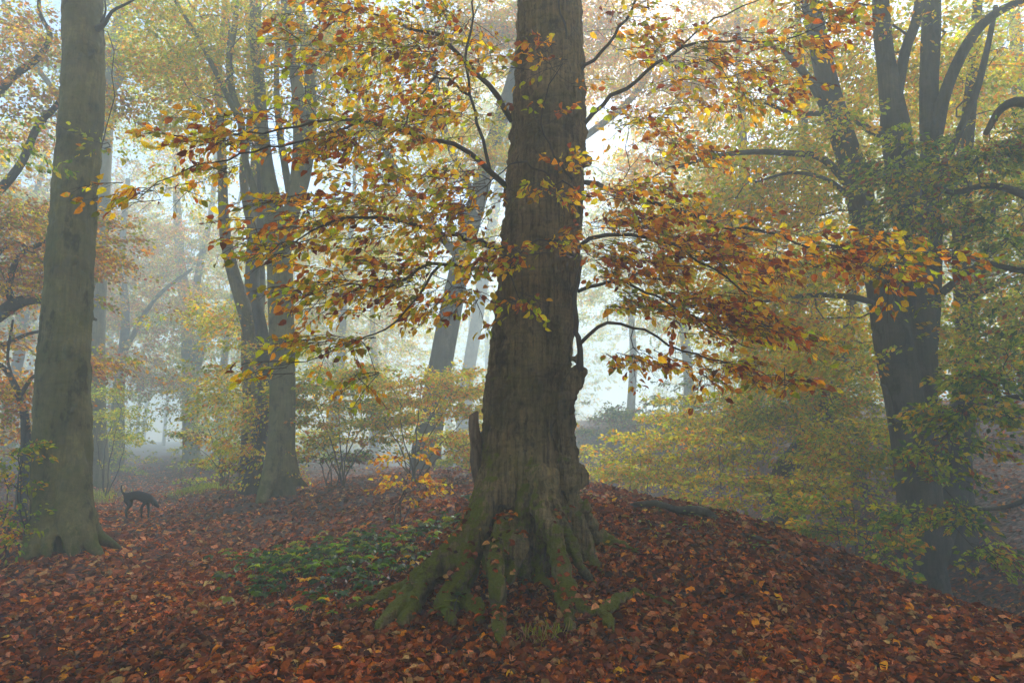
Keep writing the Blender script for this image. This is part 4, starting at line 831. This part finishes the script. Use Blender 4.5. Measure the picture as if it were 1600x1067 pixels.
for k, (bx, by, D, stm, bl, lab) in enumerate(HB):
    bush('beech_sapling', lab, 'sapling', 320 + k, bx, by, D, stm, bl, {'yellow': 4, 'gold': 1.2, 'lime': 4, 'olive': .8, 'orange': .4} if k != 4 else {'olive': 3, 'lime': 1, 'gold': 1, 'green': 1.5, 'orange': .5},
         leaf=.095, L=.5, W=.28, nleaf=24, r0=.014, droop=.2)
# skyline brush on the far bank
for k, (px, D, wd_, ht, lab) in enumerate([(930, 33, 2.2, 1.5, 'hazy hedge on the skyline of the far bank right of the big beech'), (1010, 30, 2.0, 1.3, 'hazy dark hedge crowning the far bank'), (1100, 27, 2.2, 1.6, 'hazy bush on the far bank below the grey trunk'), (1230, 24, 2.2, 1.4, 'dim bush on the bank behind the slanting trunk')]):
    c = P(px, 640, D); g = TZ(c[0], D); r_ = np.random.default_rng(350 + k)
    pyb = 533.5 - FPX * math.tan(math.atan2(g + .8 - EYE, D) - PITCH)
    bush('hedge_bush', lab, 'bush', 350 + k, px, pyb + 10, D, [(px - 20, pyb - 10, 0), (px + 20, pyb - 14, 0), (px, pyb - 16, 0)], [(px, pyb, D, wd_, 1.2, ht * .6, 110)], {'olive': 2, 'brown': 1, 'dkgreen': 2}, leaf=.12, L=.6, W=.35)

def woodland():
    r = np.random.default_rng(600); n = 9000
    x = r.uniform(-85, 60, n); y = r.uniform(72, 110, n) + np.abs(x) * -.12; z = terrain(x, y) + 22 * r.random(n) ** 1.15
    keep = ~((x > 10) & (x < 19) & (z > 4) & (z < 10)); hole = np.sin(x * .55 + 3 * np.sin(z * .3)) * np.sin(z * .6 + x * .2) > .78; keep &= ~hole; keep &= ~((np.abs(x + .53 * y) < 6) & (z < 7))
    T = np.stack([x, y, z], 1)[keep]
    a = sprays(r, T, r.standard_normal((len(T), 3)), 26, 1.8, .9, .34, {'olive': 2, 'gold': 1.0, 'yellow': 1.5, 'lime': 2}, flat=.5)
    root = empty('woodland', None, 'faint mass of far trees dissolving in the mist beyond the path', 'woods', kind='stuff')
    leaf_mesh('foliage', *a, LEAF, root, simple=True); b = MB()
    for k in range(46):
        xx = r.uniform(-80, 55); yy = r.uniform(66, 98); g = TZ(xx, yy); w = r.uniform(.18, .4); l = r.normal(0, .6)
        if 8 < xx < 22: continue
        b.tube(np.array([[xx, yy, g - .5], [xx + l*.4, yy, g + 6], [xx + l, yy, g + 13], [xx + l * 1.2, yy, g + 21]]), [w * 1.3, w, w * .8, w * .4], 8)
    b.build('trunks', BARK_MID, root)
woodland()
def shade_wood_behind():  # unseen trees added around the camera to cut sky light on the near mist
    r = np.random.default_rng(610); n = 1300; an = np.radians(r.uniform(62, 298, n)); rad = r.uniform(14, 34, n)
    x = rad * np.sin(an); y = rad * np.cos(an); z = terrain(x, y) + 1 + 17 * r.random(n) ** .8
    T = np.stack([x, y, z], 1); a = sprays(r, T, r.standard_normal((n, 3)), 24, 1.5, .8, .26, YEL, flat=.5)
    root = empty('woodland', None, 'unseen ring of beeches added around the viewpoint to block sky light', 'woods', kind='stuff')
    leaf_mesh('foliage', *a, LEAF, root, simple=True); b = MB()
    for k in range(26):
        t = math.radians(r.uniform(65, 295)); d = r.uniform(10, 30); xx, yy = d * math.sin(t), d * math.cos(t); g = TZ(xx, yy); w = r.uniform(.2, .38); l = r.normal(0, .6)
        b.tube(np.array([[xx, yy, g - .5], [xx + l*.4, yy, g + 6], [xx + l, yy, g + 12], [xx + l * 1.2, yy, g + 18]]), [w * 1.3, w, w * .8, w * .4], 8)
    b.build('trunks', BARK_MID, root)
shade_wood_behind()

# ================================================================== bramble patch, ferns, fallen branch, litter, dog
def bramble():
    r = np.random.default_rng(400)
    spots = [(560, 800, 8.4, .8, .55, 130), (480, 850, 7.6, .55, .5, 110), (600, 830, 7.7, .5, .4, 80), (650, 800, 8.3, .6, .5, 60), (545, 880, 6.9, .5, .4, 60), (440, 840, 8.2, .35, .4, 40), (460, 880, 7.2, .25, .4, 26), (640, 860, 7.0, .5, .4, 34), (560, 930, 6.2, .3, .3, 26), (450, 930, 6.6, .25, .3, 24), (520, 900, 6.6, .35, .3, 40), (425, 890, 7.4, .2, .3, 20), (710, 990, 5.15, .06, .05, 3), (480, 990, 5.5, .15, .12, 8), (700, 830, 7.2, .3, .3, 20)]
    Pp, Dd, Nn, Ll, Cc = [], [], [], [], []; b = MB()
    for px, py, D, rx, ry, n in spots:
        c = P(px, py, D)
        for _ in range(n):
            x = c[0] + r.normal(0, rx * .85); y = D + r.normal(0, ry * .9); z = TZ(x, y); h = r.uniform(.02, .20)
            a0 = r.uniform(0, 6.28); out = np.array([math.cos(a0), math.sin(a0), 0]) ; top = np.array([x, y, z + h])
            if h > .05: b.tube([[x - out[0]*.05, y - out[1]*.05, z - .02], top - [0, 0, h * .3], top + out * .05], [.004, .003, .002], 4, cap=False)
            m = {'green': 2, 'dkgreen': 4, 'lime': .4, 'olive': 1.4, 'gold': .2, 'brown': .3}
            col = pick(r, 1, m, .2)[0]; sz = r.uniform(.055, .105)
            for q in (-1.15, -.5, 0, .5, 1.15)[:: (1 if r.random() < .6 else 2)]:
                ca, sa = math.cos(q), math.sin(q); d = np.array([out[0]*ca - out[1]*sa, out[0]*sa + out[1]*ca, r.uniform(-.35, .1)])
                Pp.append(top + out * .05); Dd.append(d); Nn.append(np.array([0, 0, 1.]) + r.standard_normal(3) * .25); Ll.append(sz * (1.15 if q == 0 else .9)); Cc.append(col * r.uniform(.85, 1.15))
    root = empty('bramble_patch', None, 'low patch of green brambles on the slope left of the big beech', 'brambles', kind='stuff')
    b.build('stems', TWIG, root); leaf_mesh('leaves', Pp, Dd, Nn, Ll, Cc, GREEN, root, aspect=.7)
    # a few green weeds on the mound to the right
    Pp, Dd, Nn, Ll, Cc = [], [], [], [], []
    for px, py, D, rx, n in [(1070, 830, 8.0, .25, 14), (1030, 870, 7.0, .2, 8), (1190, 920, 6.6, .12, 6), (1130, 850, 7.8, .2, 10), (930, 795, 9.5, .25, 12)]:
        c = P(px, py, D)
        for _ in range(n * 4):
            x = c[0] + r.normal(0, rx); y = D + r.normal(0, rx); Pp.append([x, y, TZ(x, y) + r.uniform(.02, .09)]); Dd.append([*r.standard_normal(2), .2]); Nn.append([*(r.standard_normal(2) * .3), 1]); Ll.append(r.uniform(.03, .06)); Cc.append(pick(r, 1, {'green': 2, 'olive': 2, 'dkgreen': 1})[0])
    tag(leaf_mesh('weeds', Pp, Dd, Nn, Ll, Cc, GREEN, None), 'small green weeds among the leaves right of the big beech', 'weeds', kind='stuff')
bramble()
def grass():
    r = np.random.default_rng(410); Pp, Dd, Nn, Ll, Cc = [], [], [], [], []
    for px, py, D, rx, n, h, m in [(835, 1010, 4.85, .07, 90, .12, {'olive': 2, 'tan': 1}), (875, 1000, 4.95, .05, 60, .10, {'olive': 2, 'tan': 1}), (300, 748, 19.5, .28, 700, .13, {'lime': 2, 'green': 2}), (335, 748, 19, .35, 600, .16, {'lime': 2, 'olive': 2}), (128, 756, 19, .38, 700, .2, {'lime': 2, 'olive': 2}), (110, 762, 17, .5, 300, .2, {'olive': 2}), (1100, 870, 7.2, .08, 60, .08, {'olive': 1})]:
        c = P(px, py, D)
        for _ in range(n):
            x = c[0] + r.normal(0, rx); y = c[1] + r.normal(0, rx * (1.5 if D > 10 else 1)); Pp.append([x, y, TZ(x, y)]); Dd.append([*(r.standard_normal(2) * .5), 1]); Nn.append(r.standard_normal(3)); Ll.append(h * r.uniform(.5, 1.3)); Cc.append(pick(r, 1, m)[0])
    tag(leaf_mesh('grass', Pp, Dd, Nn, Ll, Cc, GREEN, None, aspect=.07), 'grass tufts at the root toes and along the verge of the path', 'grass', kind='stuff')
grass()

def fallen_branch(name, label, rows, seed, mat=BARK_DARK, cat='branch'):
    r = np.random.default_rng(seed); b = MB(); a = []
    for px, py, D, lift, rad in rows:
        p = P(px, py, D); a.append([p[0], p[1], TZ(p[0], p[1]) + lift, rad])
    s = spline(np.array(a), 26); s[1:-1, :3] += r.standard_normal((24, 3)) * .006
    b.tube(s[:, :3], np.maximum(s[:, 3], .004), 10, lobes=lambda i, an: 1 + .15*np.sin(2*an+i*.5) + .1*np.sin(5*an - i)); return tag(b.build(name, mat), label, cat)
fallen_branch('exposed_root', 'dark crooked root arching out of the leaves on the crest of the mound', [(975, 840, 8.0, -.05, .03), (995, 825, 8.0, .06, .03), (1030, 822, 7.9, .12, .036), (1060, 832, 7.85, .08, .042), (1090, 826, 7.8, .10, .045), (1115, 842, 7.7, .05, .05), (1135, 860, 7.5, -.03, .04)], 1, cat='root')
fallen_branch('fallen_branch', 'short dark branch lying just behind the arching root', [(1080, 815, 8.9, .0, .02), (1110, 815, 8.8, .04, .04), (1140, 825, 8.7, .02, .025)], 2)
fallen_branch('fallen_branch', 'thin stick half buried in leaves on the right slope of the mound', [(1150, 880, 7.2, .0, .02), (1190, 895, 7.0, .03, .025), (1240, 905, 6.9, .0, .02)], 3)
fallen_branch('fallen_branch', 'dark bit of bark lying on the leaves at the bottom of the view', [(695, 1042, 4.62, .02, .015), (712, 1038, 4.64, .03, .022), (730, 1032, 4.68, .02, .010)], 4)

def litter():
    r = np.random.default_rng(500)
    def make(n, r0, r1, a0, a1, size, simple):
        rad = r0 * (r1 / r0) ** r.random(n); an = np.radians(r.uniform(a0, a1, n)); x = rad * np.sin(an); y = rad * np.cos(an); z = terrain(x, y)
        e = .05; gx_ = (terrain(x + e, y) - z) / e; gy_ = (terrain(x, y + e) - z) / e
        nr = unit(np.stack([-gx_, -gy_, np.ones(n)], 1)); k = r.standard_normal((n, 3)) * np.where(r.random((n, 1)) < .3, .75, .33)
        nr = unit(nr + k); th = r.uniform(0, 6.28, n); d = np.stack([np.cos(th), np.sin(th), np.zeros(n)], 1); d = unit(d - nr * (d * nr).sum(1)[:, None])
        s = size * np.clip(r.lognormal(-.12, .32, n), .4, 1.6); pos = np.stack([x, y, z + r.uniform(.004, .035, n) + .3 * s * np.abs(d[:, 2])], 1) - d * s[:, None] * .5
        path = np.exp(-((x + .53 * y) / (1.2 + .02 * y)) ** 2)
        col = pick(r, n, {'rust': 3.0, 'brown': 4, 'dark': 2.2, 'pink': 1.5, 'orange': .35, 'tan': .9, 'gold': .05}, .34)
        path_ = np.exp(-((x + .545 * y) / 1.5) ** 2) * np.clip((y - 5) / 6, 0, 1); col = col * (1 + .5 * path_[:, None]) + np.array([.07, .045, .034]) * path_[:, None]
        f = np.sin(x * 1.1 + 2 * np.sin(y * .8)) * np.sin(y * 1.4 + 1.5 * np.sin(x * .7)) + .6 * np.sin(x * 3.1 + y * 2.3) * np.sin(y * 2.9 - x * 1.7)
        keep = r.random(n) < np.clip(.86 + .35 * f, .45, 1)                                   # drifts and thin places where the soil shows
        return [v[keep] for v in (pos, d, nr, s, col * np.array([1.12, .98, .72]) * (1 + .22 * f)[:, None])]
    a = make(125000, 3.0, 9, -60, 58, .063, False); b = make(170000, 7.5, 60, -50, 54, .090, True)
    nb = 2600; th = r.uniform(0, 6.28, nb); rr_ = np.abs(r.normal(.62, .28, nb)); xx = .12 + rr_ * np.cos(th) * 1.15; yy = 6.0 + rr_ * np.sin(th) * 1.05
    ex = [np.stack([xx, yy, terrain(xx, yy) + r.uniform(.01, .085, nb)], 1), r.standard_normal((nb, 3)) * [1, 1, .4], np.array([0, 0, 1.]) + r.standard_normal((nb, 3)) * .5, .072 * r.uniform(.6, 1.2, nb), a[4][:nb]]
    rl = np.array(ROOT_LEAVES); m_ = len(rl); print('ROOT_LEAVES', m_)
    ex2 = [rl[:, :3], r.standard_normal((m_, 3)) * [1, 1, .2], rl[:, 3:] + r.standard_normal((m_, 3)) * .25, .066 * r.uniform(.6, 1.2, m_), a[4][-m_:]]
    a = [np.concatenate(v) for v in zip(a, ex, ex2)]
    o = leaf_mesh('fallen_leaves', *a, FLEAF, None, fold=.45, aspect=.66)
    tag(o, 'rust-red fallen beech leaves covering the near ground', 'leaves', kind='stuff')
    o = leaf_mesh('fallen_leaves', *b, FLEAF, None, simple=True, fold=.4, aspect=.7)
    tag(o, 'fallen leaves over the path, the hollow and its banks farther off', 'leaves', kind='stuff')
litter()
def sticks():
    r = np.random.default_rng(520); b = MB()
    for _ in range(420):
        rad = 3.4 * (4.5 ** r.random()); an = math.radians(r.uniform(-45, 48)); x, y = rad * math.sin(an), rad * math.cos(an); th = r.uniform(0, 6.28); L = r.uniform(.06, .32); q = []
        for k in range(4):
            xx = x + math.cos(th) * L * (k / 3 - .5) + r.normal(0, .008); yy = y + math.sin(th) * L * (k / 3 - .5) + r.normal(0, .008); q.append([xx, yy, TZ(xx, yy) + .04 + r.normal(0, .006)])
        w = r.uniform(.002, .005); b.tube(np.array(q), [w, w, w * .8, w * .4], 4, cap=False)
    tag(b.build('fallen_twigs', TWIG_G), 'small fallen twigs scattered over the leaves', 'twigs', kind='stuff')
sticks()

def dog():
    c = P(214, 797, 13.6); gz = TZ(c[0], c[1]); s = .58
    def q(x, y, z): return (c[0] + x * s, c[1] + y * s, gz + z * s)
    V = []; E = []; R = []
    def chain(rows, start=None):
        pr = start
        for x, y, z, rr in rows:
            V.append(q(x, y, z)); R.append(rr * s); k = len(V) - 1
            if pr is not None: E.append((pr, k))
            pr = k
        return pr
    pelvis = chain([(-.32, 0, .74, .15)])                       # facing +x (to the right), head lowered, tail up
    belly = chain([(-.12, 0, .78, .155), (.06, 0, .77, .175), (.24, 0, .72, .19)], pelvis)
    neck = chain([(.38, 0, .68, .13), (.48, -.02, .61, .10), (.56, -.03, .54, .10), (.63, -.04, .48, .075), (.72, -.05, .41, .052), (.77, -.05, .38, .040)], belly)
    chain([(-.46, 0, .80, .045), (-.56, 0, .90, .030), (-.59, 0, 1.0, .028), (-.58, 0, 1.08, .022), (-.55, 0, 1.13, .012)], pelvis)
    for sy, st in ((-.10, .07), (.10, -.06)):
        chain([(-.32, sy, .60, .10), (-.24 + st*.5, sy, .44, .065), (-.38 + st, sy, .27, .036), (-.34 + st, sy, .06, .030), (-.29 + st, sy, .025, .032)], pelvis)
        chain([(.30, sy * .9, .55, .075), (.26 - st, sy, .38, .045), (.28 - st, sy, .18, .032), (.28 - st, sy, .05, .030), (.32 - st, sy, .025, .032)], belly)
    for sy in (-1, 1):
        chain([(.56, -.03 + sy * .08, .57, .035), (.58, -.03 + sy * .12, .49, .026), (.59, -.03 + sy * .125, .43, .012)], neck - 3)
    me = bpy.data.meshes.new('dog'); me.from_pydata(V, E, []); o = bpy.data.objects.new('dog', me); COL.objects.link(o)
    m = o.modifiers.new('skin', 'SKIN'); m.use_smooth_shade = True
    for k, v in enumerate(me.skin_vertices[0].data): v.radius = (R[k], R[k]); v.use_root = (k == 0)
    o.modifiers.new('sub', 'SUBSURF').render_levels = 2
    mt, n, out = newmat('dark_fur'); g = N(n, 'ShaderNodeNewGeometry').outputs['Position']; t = noise_n(n, mapping(n, g, (60, 60, 120)), 1, 3)
    rr = ramp(n, t.outputs[0], [(.3, (.012, .011, .011)), (.8, (.06, .052, .046))]); b = N(n, 'ShaderNodeBsdfPrincipled'); n.links.new(rr.outputs[0], b.inputs['Base Color']); b.inputs['Roughness'].default_value = .75
    bp = N(n, 'ShaderNodeBump'); bp.inputs['Distance'].default_value = .01; n.links.new(t.outputs[0], bp.inputs['Height']); n.links.new(bp.outputs[0], b.inputs['Normal']); n.links.new(b.outputs[0], out.inputs[0])
    me.materials.append(mt); tag(o, 'dark dog with raised tail and lowered head out on the leaf covered path', 'dog')
dog()

# ================================================================== mist
def haze():
    x0, x1, y0, y1, z0, z1 = -140, 140, -50, 180, -5, 26
    V = [(x, y, z) for x in (x0, x1) for y in (y0, y1) for z in (z0, z1)]
    F = [[0, 1, 3, 2], [4, 6, 7, 5], [0, 4, 5, 1], [2, 3, 7, 6], [0, 2, 6, 4], [1, 5, 7, 3]]
    m, n, out = newmat('mist'); v = N(n, 'ShaderNodeVolumePrincipled'); v.inputs['Color'].default_value = (.83, .95, .975, 1)
    v.inputs['Density'].default_value = HAZE_DENSITY; v.inputs['Anisotropy'].default_value = .3; n.links.new(v.outputs[0], out.inputs['Volume'])
    tag(link_mesh('haze', V, F, m, smooth=False), kind='stuff')
haze()

# put every Empty at the foot of its thing
for o in list(C.objects):
    if o.type == 'EMPTY' and o.parent is None and o.children:
        lo = None
        for c in o.children:
            n_ = len(c.data.vertices); a = np.empty(n_ * 3, np.float32); c.data.vertices.foreach_get('co', a); a = a.reshape(-1, 3)
            if c.name.startswith(('trunk', 'stems')):
                zmin = a[:, 2].min(); f = a[a[:, 2] < zmin + .3]; lo = (float(f[:, 0].mean()), float(f[:, 1].mean()))
        if lo is None: continue
        b = Vector((lo[0], lo[1], TZ(*lo)))
        o.location = b
        for c in o.children: c.data.transform(__import__('mathutils').Matrix.Translation(-b))
